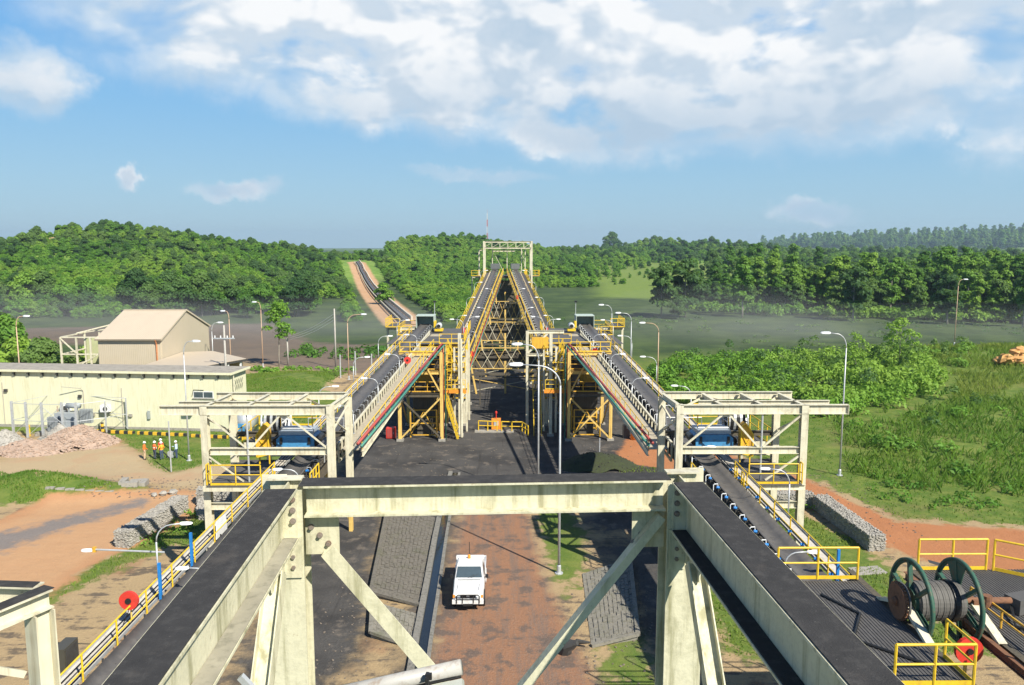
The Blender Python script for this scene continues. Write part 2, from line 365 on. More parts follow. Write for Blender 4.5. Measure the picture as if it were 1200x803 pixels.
GRASS=[[(-27.5,43),(-24.5,52.5),(-22.3,58.5),(-15.5,60),(-15,52),(-22.4,50.3),(-25.1,43.8),(-27.3,38),(-33,32),(-35,33)],
 [(-38.8,58.4),(-36.5,58.8),(-33.4,59.2),(-29.2,61.6),(-31.5,63.3),(-38,62.6),(-45,68),(-56,68),(-56,60)],
 [(-60,90),(-60,83),(-47,82.2),(-40,79.4),(-34.3,72.8),(-32.6,69.8),(-29.5,67.1),(-27.1,69.8),(-19,69),(-15,72),(-15,100),(-25,104)],
 [(-42,104),(-25,102),(-24,119),(-42,120)],
 [(2.2,57.5),(4.8,57.5),(5.6,53),(4.4,45),(3.4,43),(3.0,46)],[(4.6,36),(7.5,38.6),(6.6,30),(5,30)],
 [(11,36),(24,36),(24,50),(19,66),(10,70),(9,64),(13,56),(11,48)],
 [(14,84),(20.5,75.5),(26.3,65),(29,55.2),(37,53.4),(160,52),(160,180),(-15,180),(8,136)],
 [(30,36),(38,20),(160,20),(160,35)]]
DUSTR=[[(-160,178),(-60,200),(-40,160),(-24,156),(-16,120),(-25.3,117),(-38,128),(-52,138),(-60,150),(-120,165),(-200,165)]]
BARE=[(-250,385,14,12),(-262,372,12,8),(-222,385,8,7),(222,930,34,40),(262,930,14,26),(190,880,18,10),(300,980,22,14),(120,830,10,12),(168,610,18,7),(330,395,22,10),(-22,560,14,6),(245,1040,60,9),(-40,395,6,5)]
MEADOW=[[(36,300),(110,262),(190,300),(250,540),(130,700),(60,560)],[(290,300),(430,280),(480,380),(320,372)]]
# cutting beside the far overland conveyor
OVL=[(-25,196),(-36.5,245),(-48,294),(-60,346),(-75,412),(-93,490)]
def axis(lo,hi,step,end0,end1,g=1.07):
    a=list(np.arange(lo,hi+1e-6,step)); s=step; v=lo; pre=[]
    while v>end0: s*=g; v-=s; pre.append(v)
    s=step; v=hi; post=[]
    while v<end1: s*=g; v+=s; post.append(v)
    return np.array(pre[::-1]+a+post)
def build_ground():
    gx=axis(-62,66,.45,-4200,4200); gy=axis(24,124,.45,-120,4500,1.045)
    X,Y=np.meshgrid(gx,gy); ny,nx=X.shape; Zm=height(X,Y)
    x=X.ravel(); y=Y.ravel(); z=Zm.ravel()
    sm=lambda d,s: np.clip(.5-d/(2*s),0,1)
    un=lambda L,s: np.max([sm(sdf(P,x,y),s) for P in L],axis=0)
    tr=sm(sdf(TRACK,x,y),1.5); rl=sm(sdf(ROADL,x,y),1.5); rr=sm(sdf(ROADR,x,y),1.2)
    coal=un(COAL,2.6); gr=un(GRASS,2.2); yd=sm(sdf(YARD,x,y),2.2); st=sm(sdf(STREAK,x,y),2.0)
    far=np.clip((y-128)/18,0,1); far=np.maximum(far,np.clip((np.abs(x-10)-95)/20,0,1)); far=np.maximum(far,np.clip((14-y)/8,0,1))
    du=un(DUSTR,8)
    bare=np.zeros_like(x)
    for bx,by,sx,sy in BARE: bare=np.maximum(bare,np.exp(-((x-bx)/sx)**2-((y-by)/sy)**2)*1.05)
    ov=np.full(x.shape,1e9)
    for a,b in zip(OVL,OVL[1:]):
        e=np.array(b)-np.array(a); t=np.clip(((x-a[0])*e[0]+(y-a[1])*e[1])/(e@e),0,1); ov=np.minimum(ov,np.hypot(x-a[0]-t*e[0],y-a[1]-t*e[1]))
    bare=np.maximum(bare,np.clip(1.15-ov/8.5,0,1)*(y>190)*(y<505))
    mead=un(MEADOW,25)
    A=np.stack([np.maximum(rl*.9,rr),gr,coal,np.ones_like(x)],1); A[:,0]=np.maximum(np.maximum(rl,rr),0)
    B=np.stack([tr,yd,st,np.ones_like(x)],1); C=np.stack([far,np.clip(bare,0,1),np.maximum(mead,0),np.ones_like(x)],1)
    D=np.stack([du,np.clip(rl*(x<0),0,1),np.clip((z-1.0)/3,0,1)*(y>180),np.ones_like(x)],1)
    idx=np.arange(nx*ny).reshape(ny,nx)
    quads=np.stack([idx[:-1,:-1],idx[:-1,1:],idx[1:,1:],idx[1:,:-1]],-1).reshape(-1,4)
    cx=x[quads].mean(1); cy=y[quads].mean(1)
    zone=np.zeros(len(quads),int)
    zone[(cy>175)]=1
    zone[sdf(COAL[0],cx,cy)<0]=2
    zone[sdf(TRACK,cx,cy)<0]=3; zone[(sdf(ROADL,cx,cy)<0)]=4; zone[(sdf(ROADR,cx,cy)<0)]=5
    m=ground_material()
    for k,nm in enumerate(['ground','hills','coal_yard','vehicle_track','dirt_road','red_dirt_road']):
        f=quads[zone==k]; u,inv=np.unique(f,return_inverse=True); inv=inv.reshape(-1,4)
        me=bpy.data.meshes.new(nm); me.vertices.add(len(u)); me.vertices.foreach_set('co',np.stack([x[u],y[u],z[u]],1).ravel())
        me.loops.add(inv.size); me.loops.foreach_set('vertex_index',inv.ravel().astype(np.int32))
        me.polygons.add(len(inv)); me.polygons.foreach_set('loop_start',(np.arange(len(inv))*4).astype(np.int32)); me.polygons.foreach_set('loop_total',np.full(len(inv),4,np.int32))
        me.polygons.foreach_set('use_smooth',np.ones(len(inv),bool))
        for an,arr in (('zA',A),('zB',B),('zC',C),('zD',D)):
            a=me.color_attributes.new(an,'FLOAT_COLOR','POINT'); a.data.foreach_set('color',arr[u].astype(np.float32).ravel())
        me.materials.append(m); me.update(); me.validate()
        o=link(bpy.data.objects.new(nm,me)); o['kind']='structure'
def ground_material():
    m=bpy.data.materials.new('ground_soils'); m.use_nodes=True; q=NT(m.node_tree); b=q.n['Principled BSDF']
    pos=q.add('ShaderNodeNewGeometry').outputs['Position']
    def at(n): return q.add('ShaderNodeSeparateColor',{0:q.add('ShaderNodeAttribute',attribute_name=n).outputs['Color']}).outputs
    A,B,C,D=at('zA'),at('zB'),at('zC'),at('zD')
    nE=q.noise(pos,.75,8,.65); nF=q.noise(pos,7,5,.7); nM=q.noise(pos,.22,4,.6); nL=q.noise(pos,.02,5,.6); nP=q.noise(pos,26,3,.7)
    edge=lambda s,k=1.3,w=.10: q.ss(q.m('ADD',s,q.m('MULTIPLY',q.m('SUBTRACT',nE,.5),k)),.5-w,.5+w)
    st=q.add('ShaderNodeMapping',{'Vector':pos,'Scale':(1.4,.10,1),'Rotation':(0,0,R(-18))}).outputs[0]; nS=q.noise(st,1.2,6,.65)
    st2=q.add('ShaderNodeMapping',{'Vector':pos,'Scale':(1.7,.12,1),'Rotation':(0,0,0.02)}).outputs[0]; nS2=q.noise(st2,1.0,6,.65)
    st3=q.add('ShaderNodeMapping',{'Vector':pos,'Scale':(.16,1.6,1),'Rotation':(0,0,R(-22))}).outputs[0]; nS3=q.noise(st3,1.0,6,.65)
    # default: sandy soil with coal-dust stripes
    base=q.mix(nF,(.28,.20,.11),(.46,.34,.19)); base=q.mix(q.m('MULTIPLY',q.ss(q.m('ADD',q.m('MULTIPLY',nS3,.45),q.m('MULTIPLY',nE,.55)),.50,.58),.8),base,(.085,.072,.062))
    base=q.mix(q.m('MULTIPLY',q.ss(nM,.55,.7),.6),base,(.30,.16,.09))
    g=q.mix(q.ss(nE,.35,.68),(.095,.165,.028),(.20,.24,.055)); g=q.mix(q.m('MULTIPLY',nF,.5),g,(.055,.085,.014)); g=q.mix(q.m('MULTIPLY',q.ss(nM,.52,.7),.38),g,(.23,.18,.08))
    c=q.mix(edge(A[1]),base,g)
    yd=q.mix(nF,(.36,.27,.16),(.46,.36,.22)); yd=q.mix(q.m('MULTIPLY',q.ss(nM,.5,.68),.5),yd,(.42,.25,.15)); c=q.mix(edge(B[1],1.1,.2),c,yd)
    coal=q.mix(nF,(.050,.048,.046),(.120,.113,.106)); coal=q.mix(q.m('MULTIPLY',q.ss(nP,.5,.7),.6),coal,(.03,.03,.03)); coal=q.mix(q.m('MULTIPLY',q.ss(nM,.42,.62),.6),coal,(.035,.034,.034)); coal=q.mix(q.m('MULTIPLY',q.ss(nE,.53,.66),.75),coal,(.17,.145,.12)); coal=q.mix(q.m('MULTIPLY',q.ss(nS2,.56,.68),.5),coal,(.03,.028,.027)); c=q.mix(edge(A[2],.9,.22),c,coal)
    rd=q.mix(q.m('ADD',q.m('MULTIPLY',nS,.5),q.m('MULTIPLY',nE,.5)),(.34,.135,.055),(.50,.23,.105)); rd=q.mix(q.m('MULTIPLY',nF,.35),rd,(.24,.10,.055))
    rl=q.mix(q.m('ADD',q.m('MULTIPLY',nS3,.5),q.m('MULTIPLY',nE,.5)),(.42,.225,.115),(.54,.35,.19)); rl=q.mix(q.m('MULTIPLY',nF,.3),rl,(.34,.19,.11))
    rd=q.mix(D[1],rd,rl); c=q.mix(edge(A[0],1.0,.16),c,rd)
    tk=q.mix(nE,(.34,.17,.095),(.25,.145,.09)); tk=q.mix(q.m('MULTIPLY',q.ss(q.m('ADD',q.m('MULTIPLY',nS2,.6),q.m('MULTIPLY',nF,.4)),.46,.60),.75),tk,(.17,.135,.115)); tk=q.mix(q.m('MULTIPLY',q.ss(nE,.50,.60),.8),tk,(.12,.10,.088)); tk=q.mix(q.m('MULTIPLY',q.ss(nP,.5,.68),.6),tk,(.085,.06,.048)); tk=q.mix(q.m('MULTIPLY',q.ss(nF,.55,.7),.5),tk,(.50,.30,.18))
    c=q.mix(edge(B[0],.8,.2),c,tk)
    gs=q.mix(nF,(.16,.135,.12),(.26,.23,.21)); c=q.mix(edge(B[2],1.5,.25),c,gs)
    # far country: swampy grass, wooded hills, bare cuttings, meadows
    nG=q.noise(pos,.09,6,.7); fg=q.mix(q.ss(nG,.38,.64),(.034,.060,.022),(.075,.112,.034)); fg=q.mix(q.m('MULTIPLY',q.ss(nM,.5,.7),.5),fg,(.042,.075,.02)); fg=q.mix(q.m('MULTIPLY',q.ss(nF,.5,.7),.4),fg,(.11,.11,.06))
    hg=q.mix(q.ss(nG,.35,.65),(.10,.20,.03),(.20,.29,.06)); fg=q.mix(D[2],fg,hg)
    c=q.mix(C[0],c,fg)
    c=q.mix(q.ss(q.m('ADD',C[2],q.m('MULTIPLY',q.m('SUBTRACT',nL,.5),.6)),.35,.65),c,q.mix(nM,(.12,.19,.035),(.19,.24,.055)))
    c=q.mix(q.m('MULTIPLY',q.ss(q.m('ADD',D[0],q.m('MULTIPLY',q.m('SUBTRACT',nM,.5),.5)),.35,.65),.9),c,q.mix(nM,(.10,.085,.075),(.22,.16,.12)))
    c=q.mix(q.ss(q.m('ADD',C[1],q.m('MULTIPLY',q.m('SUBTRACT',nE,.5),.35)),.4,.6),c,q.mix(nM,(.40,.22,.11),(.56,.38,.23)))
    q.l.new(c,b.inputs['Base Color']); b.inputs['Roughness'].default_value=.92; b.inputs['Specular IOR Level'].default_value=.15
    hgt=q.m('ADD',q.m('MULTIPLY',nE,.6),q.m('ADD',q.m('MULTIPLY',nF,.35),q.m('MULTIPLY',nP,.12)))
    bn=q.add('ShaderNodeBump',{'Strength':.7,'Distance':.22,'Height':hgt}); q.l.new(bn.outputs[0],b.inputs['Normal'])
    return m
build_ground()

# ------------------------------------------------------------------ vegetation
def quads_mesh(name,P,mt):
    n=len(P); me=bpy.data.meshes.new(name); me.vertices.add(n*4); me.vertices.foreach_set('co',P.reshape(-1).astype(np.float32))
    me.loops.add(n*4); me.loops.foreach_set('vertex_index',np.arange(n*4,dtype=np.int32))
    me.polygons.add(n); me.polygons.foreach_set('loop_start',np.arange(n,dtype=np.int32)*4); me.polygons.foreach_set('loop_total',np.full(n,4,np.int32))
    me.materials.append(mt); me.update(); return me
def leaf_quads(C,N,size,asp=.55):
    """leaf-shaped (kite) faces at C, facing roughly N"""
    n=len(C); N=N+RNG.normal(0,.55,(n,3)); N/=np.linalg.norm(N,axis=1,keepdims=True)+1e-9
    A=RNG.normal(0,1,(n,3)); U=np.cross(N,A); U/=np.linalg.norm(U,axis=1,keepdims=True)+1e-9; V=np.cross(N,U)
    s=(size*RNG.uniform(.6,1.4,n))[:,None]
    d=N*s*.18
    return np.stack([C-U*s-d,C+V*s*asp,C+U*s-d,C-V*s*asp],1)
def clump_leaves(blobs,per,size,fill=.35,low=-.35):
    Cs=[];Ns=[]
    for (x,y,z,rx,rz) in blobs:
        n=max(8,int(per*rx*rz)); D=RNG.normal(0,1,(n,3)); D/=np.linalg.norm(D,axis=1,keepdims=True); D[:,2]=np.where(D[:,2]<low,-D[:,2]*.6,D[:,2])
        r=(1-fill*RNG.random(n)**2)*RNG.uniform(.86,1.12,n)
        Cs.append(np.array([x,y,z])+D*r[:,None]*np.array([rx,rx,rz])); Ns.append(D+np.array([0,0,.35]))
    return leaf_quads(np.concatenate(Cs),np.concatenate(Ns),size)
def make_tree(name,h,cr,base,ncl,per,leaf,lm,seed,trunk_r,loc,label,group=None,bm=None):
    rnd=random.Random(seed); t=thing(name,label,'tree',loc,group)
    b=MB(); bend=[(0,0,-.3)]; x=y=0
    for k in range(1,6):
        x+=rnd.uniform(-.25,.25)*h*.03; y+=rnd.uniform(-.25,.25)*h*.03; bend.append((x,y,h*.82*k/5))
    b.tube(bend,trunk_r,7,trunk_r*.3)
    blobs=[]
    for k in range(ncl):
        f=k/max(1,ncl-1); zz=h*(base+(1-base)*(.12+.80*f)); a=rnd.uniform(0,6.28)+k*2.4
        prof=math.sin(math.pi*min(1,.22+.72*f))**.8
        rr=cr*prof*rnd.uniform(.25,.80); px,py=x*zz/h+rr*math.cos(a),y*zz/h+rr*math.sin(a)
        r=cr*rnd.uniform(.34,.56); blobs.append((px,py,zz,r,r*rnd.uniform(.55,.85)))
        if k%2==0: b.tube([(x*zz/h*.8,y*zz/h*.8,zz*.80),(px*.6,py*.6,zz*.92),(px,py,zz)],trunk_r*.32,5,trunk_r*.08)
    b.build('trunk',bm or BARK,t,True,local=True)
    link(bpy.data.objects.new('crown',quads_mesh('crown',clump_leaves(blobs,per,leaf),lm)),t)
    return t
def tree_at(x,y): return (x,y,hz(x,y))
FOREST='forest trees of the dark wood across the marsh'
T_TALL=[make_tree('forest_tree',h,cr,.16,n,110,.46,LEAFD if i%2 else LEAF,40+i,.26,tree_at(x,y),'tall pale-trunked tree at the marsh edge of the dark wood on the right',FOREST)
        for i,(h,cr,n,x,y) in enumerate([(17,3.3,19,66,216),(14.5,3.8,19,92,205),(18.5,3.1,20,126,188),(12.5,3.5,17,112,196)])]
HILLT='trees at the foot of the left hill'
T_RND=[make_tree('hill_tree',h,cr,.12,n,95,.42,LEAF if i else LEAFD,70+i,.22,tree_at(x,y),'dark round-crowned tree at the foot of the left hill, behind the dust cloud',HILLT)
        for i,(h,cr,n,x,y) in enumerate([(10.5,4.6,16,-88,212),(8.5,4.0,14,-118,220),(7.0,3.6,12,-70,226)])]
T_BRT=[make_tree('hillside_tree',6.5,3.3,.05,12,95,.40,LEAFB,90,.16,tree_at(-41,262),'bright green bushy tree left of the far overland conveyor cutting')]
def copies(protos,spots,label):
    for i,(x,y,s) in enumerate(spots):
        o=dup(protos[i%len(protos)],(x,y,hz(x,y)-.1),label,RNG.uniform(0,6.28),(s,s,s*RNG.uniform(.85,1.12)))
spots=[]
for k in range(120):                                   # front rows of the wood on the right
    t=RNG.random(); x=58+t*150+RNG.normal(0,3); y=232-62*t+(RNG.random()**1.3)*34+6*math.sin(t*9)
    spots.append((x,y,RNG.uniform(.55,1.0)*(.5+.5*min(1,max(0,(x-56)/45)))))
copies(T_TALL,spots,'tall pale-trunked tree at the marsh edge of the dark wood on the right')
spots=[]
for k in range(46):
    x=-205+RNG.random()*155; y=212+RNG.random()*30-(x+120)*.06; spots.append((x,y,RNG.uniform(.75,1.15)))
copies(T_RND,spots,'dark round-crowned tree at the foot of the left hill, behind the dust cloud')
make_tree('young_tree',10.5,2.4,.40,16,130,.22,LEAFB,5,.11,tree_at(-37.4,128),'slender young tree with an airy light green crown beside the tall lamp')
make_tree('young_tree',6.5,1.9,.25,12,90,.20,LEAFB,6,.08,tree_at(51,112),'sparse young tree with thin stems just right of the curved street lamp head')
make_tree('young_tree',8.2,2.4,.25,14,90,.20,LEAFB,8,.09,tree_at(58,113),'wispy taller sapling in the thicket, second tree right of the curved street lamp')
for x,y,s,l in ((43,214,1,'left one of two dark trees standing alone in the marsh'),(50,216,1.1,'right one of two dark trees standing alone in the marsh'),(47,211,.55,'low dark bush-like tree between the two lone marsh trees')):
    dup(T_TALL[1] if s>.6 else T_RND[0],tree_at(x,y),l,1+x,(s,s,s))['group']='lone trees in the marsh'
dup(T_RND[0],tree_at(-62,104),'dark green tree top showing just left of the gabled shed',.5,(.75,.75,.7))['group']='trees behind the cream building'
dup(T_BRT[0],tree_at(-68,108),'bright green tree top behind the left end of the cream building',.9,(1,1,1))['group']='trees behind the cream building'
dup(T_RND[1],tree_at(-76,118),'dark tree beside the street lamp at the left edge',.2,(1,1,1))['group']='trees behind the cream building'
dup(T_BRT[0],tree_at(-59,110),'light green bush against the lattice frame of the shed',2.1,(.9,.9,.8))['group']='trees behind the cream building'

def scatter(name,label,cat,pts,scales,protos,seed):
    """one mass of vegetation: real trees instanced on points"""
    me=bpy.data.meshes.new(name); me.vertices.add(len(pts)); me.vertices.foreach_set('co',np.asarray(pts,np.float32).ravel())
    a=me.attributes.new('sc','FLOAT','POINT'); a.data.foreach_set('value',np.asarray(scales,np.float32))
    o=link(bpy.data.objects.new(name,me)); tag(o,label,cat,kind='stuff')
    ng=bpy.data.node_groups.new(name,'GeometryNodeTree'); q=NT(ng)
    ng.interface.new_socket('Geometry',in_out='INPUT',socket_type='NodeSocketGeometry'); ng.interface.new_socket('Geometry',in_out='OUTPUT',socket_type='NodeSocketGeometry')
    gi=q.n.new('NodeGroupInput'); go=q.n.new('NodeGroupOutput'); jn=q.n.new('GeometryNodeJoinGeometry')
    for t in protos:
        j=q.n.new('GeometryNodeJoinGeometry')
        for ch in t.children:
            oi=q.n.new('GeometryNodeObjectInfo'); oi.inputs['Object'].default_value=ch; q.l.new(oi.outputs['Geometry'],j.inputs[0])
        g2=q.n.new('GeometryNodeGeometryToInstance'); q.l.new(j.outputs[0],g2.inputs[0]); q.l.new(g2.outputs[0],jn.inputs[0])
    ip=q.n.new('GeometryNodeInstanceOnPoints'); ip.inputs['Pick Instance'].default_value=True
    rv=q.n.new('FunctionNodeRandomValue'); rv.data_type='FLOAT_VECTOR'; rv.inputs[0].default_value=(0,0,0); rv.inputs[1].default_value=(.12,.12,6.283); rv.inputs['Seed'].default_value=seed
    na=q.n.new('GeometryNodeInputNamedAttribute'); na.data_type='FLOAT'; na.inputs[0].default_value='sc'
    q.l.new(gi.outputs[0],ip.inputs['Points']); q.l.new(jn.outputs[0],ip.inputs['Instance']); q.l.new(rv.outputs[0],ip.inputs['Rotation']); q.l.new(na.outputs[0],ip.inputs['Scale']); q.l.new(ip.outputs[0],go.inputs[0])
    md=o.modifiers.new('scatter','NODES'); md.node_group=ng
    return o
def ovl_dist(x,y):
    d=np.full(x.shape,1e9)
    for a,b in zip(OVL,OVL[1:]):
        e=np.array(b)-np.array(a); t=np.clip(((x-a[0])*e[0]+(y-a[1])*e[1])/(e@e),0,1); d=np.minimum(d,np.hypot(x-a[0]-t*e[0],y-a[1]-t*e[1]))
    return d
def wood_points(n,az0,az1,d0,d1,keep,pw=1.0):
    a=np.radians(RNG.uniform(az0,az1,n)); d=d0+(d1-d0)*RNG.random(n)**pw; x=d*np.sin(a); y=d*np.cos(a)
    k=(ovl_dist(x,y)>11)
    for bx,by,sx,sy in BARE: k&=((x-bx)/sx)**2+((y-by)/sy)**2>.8
    for P in MEADOW: k&=(sdf(P,x,y)>0)|(RNG.random(n)<.05)
    k&=keep(x,y); x=x[k];y=y[k]; return x,y,height(x,y)
def mk(name,label,n,az0,az1,d0,d1,keep,sfun,protos,seed,pw=1.0):
    x,y,z=wood_points(n,az0,az1,d0,d1,keep,pw); s=sfun(x,y)*np.clip(np.exp(RNG.normal(-.1,.38,len(x))),.35,1.9)*np.clip(.85+.55*snoise(x,y,38,seed+.5),.35,1.4); s=np.minimum(s,sfun(x,y)*1.45)
    scatter(name,label,'wood',np.stack([x,y,z-.3],1),s,protos,seed)
# left hill, middle hills, right wood, far ridges
mk('shrub_cover','bright shrubs covering the slopes of the left hill',9000,-38,-8.2,215,520,lambda x,y:(height(x,y)>.8),lambda x,y:.42+0*x,[T_BRT[0]],11)
mk('shrub_cover','bright shrubs covering the slopes behind the far tower',8000,-8.5,12,235,800,lambda x,y:(height(x,y)>.6)&((np.abs(x)>14)|(y>300)),lambda x,y:.42+.0003*y,[T_BRT[0]],12)
mk('shrub_cover','green bushes on the flat between the left tower and the hill cutting',1500,-11.5,-1.8,203,330,lambda x,y:(y>203),lambda x,y:.40+0*x,[T_BRT[0],T_RND[2]],13)
mk('wooded_hillside','dense green jungle covering the left hill',6400,-38,-8.2,205,560,lambda x,y:(y>205)&(height(x,y)>.6),lambda x,y:.48+0*x,T_RND+T_BRT,1)
mk('wooded_hillside','bright green jungle on the middle hill behind the far tower',4600,-8.5,9,250,820,lambda x,y:(height(x,y)>1.2)&((np.abs(x)>14)|(y>300)),lambda x,y:.46+.0004*y,[T_RND[1],T_RND[2],T_BRT[0]],2)
mk('wood','dark tall wood standing behind the marsh on the right',3400,13.5,40,205,460,lambda x,y:(y>246-.42*(x-58)*.95)&(x>62),lambda x,y:(.70+.12*snoise(x,y,26,3))*np.clip(.6+(x-60)/70,.6,1),T_TALL,3)
mk('wooded_hillside','wooded low hills with orange scars right of the far tower',7000,4,42,430,1250,lambda x,y:(height(x,y)>1.0),lambda x,y:.5+.0004*y,T_RND+T_BRT,4)
mk('wooded_ridge','far blue wooded ridge along the skyline at the right',7000,14,44,1500,3300,lambda x,y:(height(x,y)>8),lambda x,y:2.0+0*x,T_RND[:2]+T_TALL[:1],5)
mk('wooded_ridge','far low wooded ridges on the skyline at the left and centre',3500,-40,14,1200,3600,lambda x,y:(height(x,y)>5),lambda x,y:2.2+0*x,T_RND[:2],6)

def stuff_leaves(name,label,cat,blobs,per,size,lm,**k):
    me=quads_mesh(name,clump_leaves(blobs,per,size,**k),lm); return tag(link(bpy.data.objects.new(name,me)),label,cat,kind='stuff')
def inpoly(P,n,x0,x1,y0,y1):
    x=RNG.uniform(x0,x1,n); y=RNG.uniform(y0,y1,n); k=sdf(P,x,y)<0; return x[k],y[k]
# broad-leaved thicket behind the right-hand gantry
TH=[(18,96),(22,90),(34,84),(50,90),(60,104),(64,122),(48,132),(30,132),(22,116)]
x,y=inpoly(TH,560,14,66,80,134); bl=[]
for a,b in zip(x,y): r=RNG.uniform(.8,2.1); bl.append((a,b,hz(a,b)+RNG.uniform(.5,2.8)*(.6+.5*float(snoise(np.array(a),np.array(b),6,4))),r,r*.8))
stuff_leaves('thicket','bright broad-leaved thicket behind the right-hand gantry frame','thicket',bl,80,.25,LEAFB)
# mixed bushes over the bank on the right
BK=[(30,66),(36,60),(75,58),(110,70),(125,120),(100,138),(62,134),(64,108),(52,90),(36,84)]
x,y=inpoly(BK,430,28,126,56,140); bl=[]
for a,b in zip(x,y):
    if snoise(np.array(a),np.array(b),7.5,2)<.05 or (b<80 and RNG.random()<.75) or (b>98 and .60*b<a<.74*b): continue
    r=RNG.uniform(.6,1.9); bl.append((a,b,hz(a,b)+r*.35,r,r*.75))
stuff_leaves('undergrowth','mixed green bushes and weeds covering the right-hand bank','bushes',bl,85,.24,LEAF)
x,y=inpoly(BK,420,28,126,56,140); bl=[]
for a,b in zip(x,y):
    if snoise(np.array(a),np.array(b),7.5,2)>.15 or (b<80 and RNG.random()<.6) or (b>98 and .60*b<a<.74*b): continue
    r=RNG.uniform(.5,1.3); bl.append((a,b,hz(a,b)+r*.3,r,r*.7))
stuff_leaves('undergrowth','lighter green weeds between the bushes of the right-hand bank','bushes',bl,85,.2,LEAFB)
x,y=inpoly(TH,70,14,66,80,134)
stuff_leaves('undergrowth','darker climbers and taller shrubs mixed into the right-hand thicket','bushes',[(a,b,hz(a,b)+RNG.uniform(1.5,4.2),RNG.uniform(.5,1.3),RNG.uniform(.6,1.5)) for a,b in zip(x,y)],90,.2,LEAFD)
x,y=inpoly(BK,160,28,126,56,140)
stuff_leaves('undergrowth','taller dark shrubs scattered over the right-hand bank','bushes',[(a,b,hz(a,b)+RNG.uniform(.3,1.4),RNG.uniform(.4,1.1),RNG.uniform(.5,1.5)) for a,b in zip(x,y) if b>78 and not (b>98 and .60*b<a<.74*b)],95,.2,LEAFD)
# low bushes on the near flank of the bank, along the road
x=RNG.uniform(29,48,46); y=RNG.uniform(57,66,46)
stuff_leaves('undergrowth','low leafy weeds beside the red road under the right street lamp','bushes',[(a,b,.15,RNG.uniform(.35,.9),.5) for a,b in zip(x,y)],130,.14,LEAFB)
bl=[(RNG.uniform(30,90)-70,RNG.uniform(135,150),.4,RNG.uniform(.8,1.8),1.0) for _ in range(50)]
bl=[(58+t*150+RNG.normal(0,4),230-62*t+RNG.uniform(-3,10),1.2,RNG.uniform(1.2,2.6),RNG.uniform(1.2,2.4)) for t in RNG.random(190)]
stuff_leaves('undergrowth','leafy scrub at the foot of the dark wood across the marsh','bushes',bl,34,.42,LEAF)
x=RNG.uniform(14,150,520); y=RNG.uniform(140,215,520)
bl=[(a,b,.1,RNG.uniform(.4,1.3),RNG.uniform(.3,.7)) for a,b in zip(x,y) if snoise(np.array(a),np.array(b),14,5)>.1 and b<225-.4*(a-58)]
stuff_leaves('marsh_plants','low tufts and bushes dotted over the dark marsh','plants',bl,26,.3,LEAFD)
bl=[(RNG.uniform(30,90)-70,RNG.uniform(135,150),.4,RNG.uniform(.8,1.8),1.0) for _ in range(50)]
stuff_leaves('undergrowth','green bushes along the edge of the marsh behind the plant','bushes',bl,50,.3,LEAF)
bl=[(RNG.uniform(-41,-20),RNG.uniform(120,124),.3,RNG.uniform(.5,1.2),.7) for _ in range(26)]
stuff_leaves('undergrowth','strip of green weeds on the far rim of the small lawn','bushes',bl,60,.26,LEAFB)
bl=[(RNG.uniform(-24.6,-22.2)+.0,RNG.uniform(50,57),.1,RNG.uniform(.2,.5),.35) for _ in range(26)]+[(20.5+RNG.uniform(0,3),56+RNG.uniform(0,2.5),.1,.4,.4) for _ in range(14)]
stuff_leaves('undergrowth','low weeds growing along the foot of the stone gabion walls','bushes',bl,120,.12,LEAFB)
def grass(name,label,polys,n,h,lm,holes=()):
    P=[]
    for pl,bx in polys:
        x,y=inpoly(pl,n,*bx); k=snoise(x,y,2.2,1)>-.35
        for H in holes: k&=sdf(H,x,y)>.2
        x=x[k];y=y[k]; P.append(np.stack([x,y,height(x,y)-.02],1))
    P=np.concatenate(P); m=len(P); a=RNG.uniform(0,6.28,m); w=.035; hh=h*RNG.uniform(.5,1.5,m); ln=RNG.normal(0,.35,(m,2))*hh[:,None]
    U=np.stack([np.cos(a),np.sin(a),np.zeros(m)],1)*(w*RNG.uniform(.6,1.6,m))[:,None]
    T=P+np.concatenate([ln,hh[:,None]],1); M=P+np.concatenate([ln*.35,hh[:,None]*.6],1)
    me=quads_mesh(name,np.stack([P-U,P+U,M+U*.7+(T-M)*.0,T],1),lm)
    return tag(link(bpy.data.objects.new(name,me)),label,'grass',kind='stuff')
grass('grass','tall yellow-green grass on the right-hand bank',[(BK,(28,126,56,140))],90000,.7,LEAFY)
grass('grass','short grass of the lawn in front of the cream building and by the gabion walls',[(GRASS[2],(-46,-15,66,92)),(GRASS[0],(-35,-15,32,60)),(GRASS[6],(10,24,36,70)),(GRASS[7],(14,70,52,84)),(GRASS[1],(-46,-29,58,68)),(GRASS[3],(-42,-24,102,120))],16000,.16,LEAFY,holes=(ROADR,ROADL,TRACK))

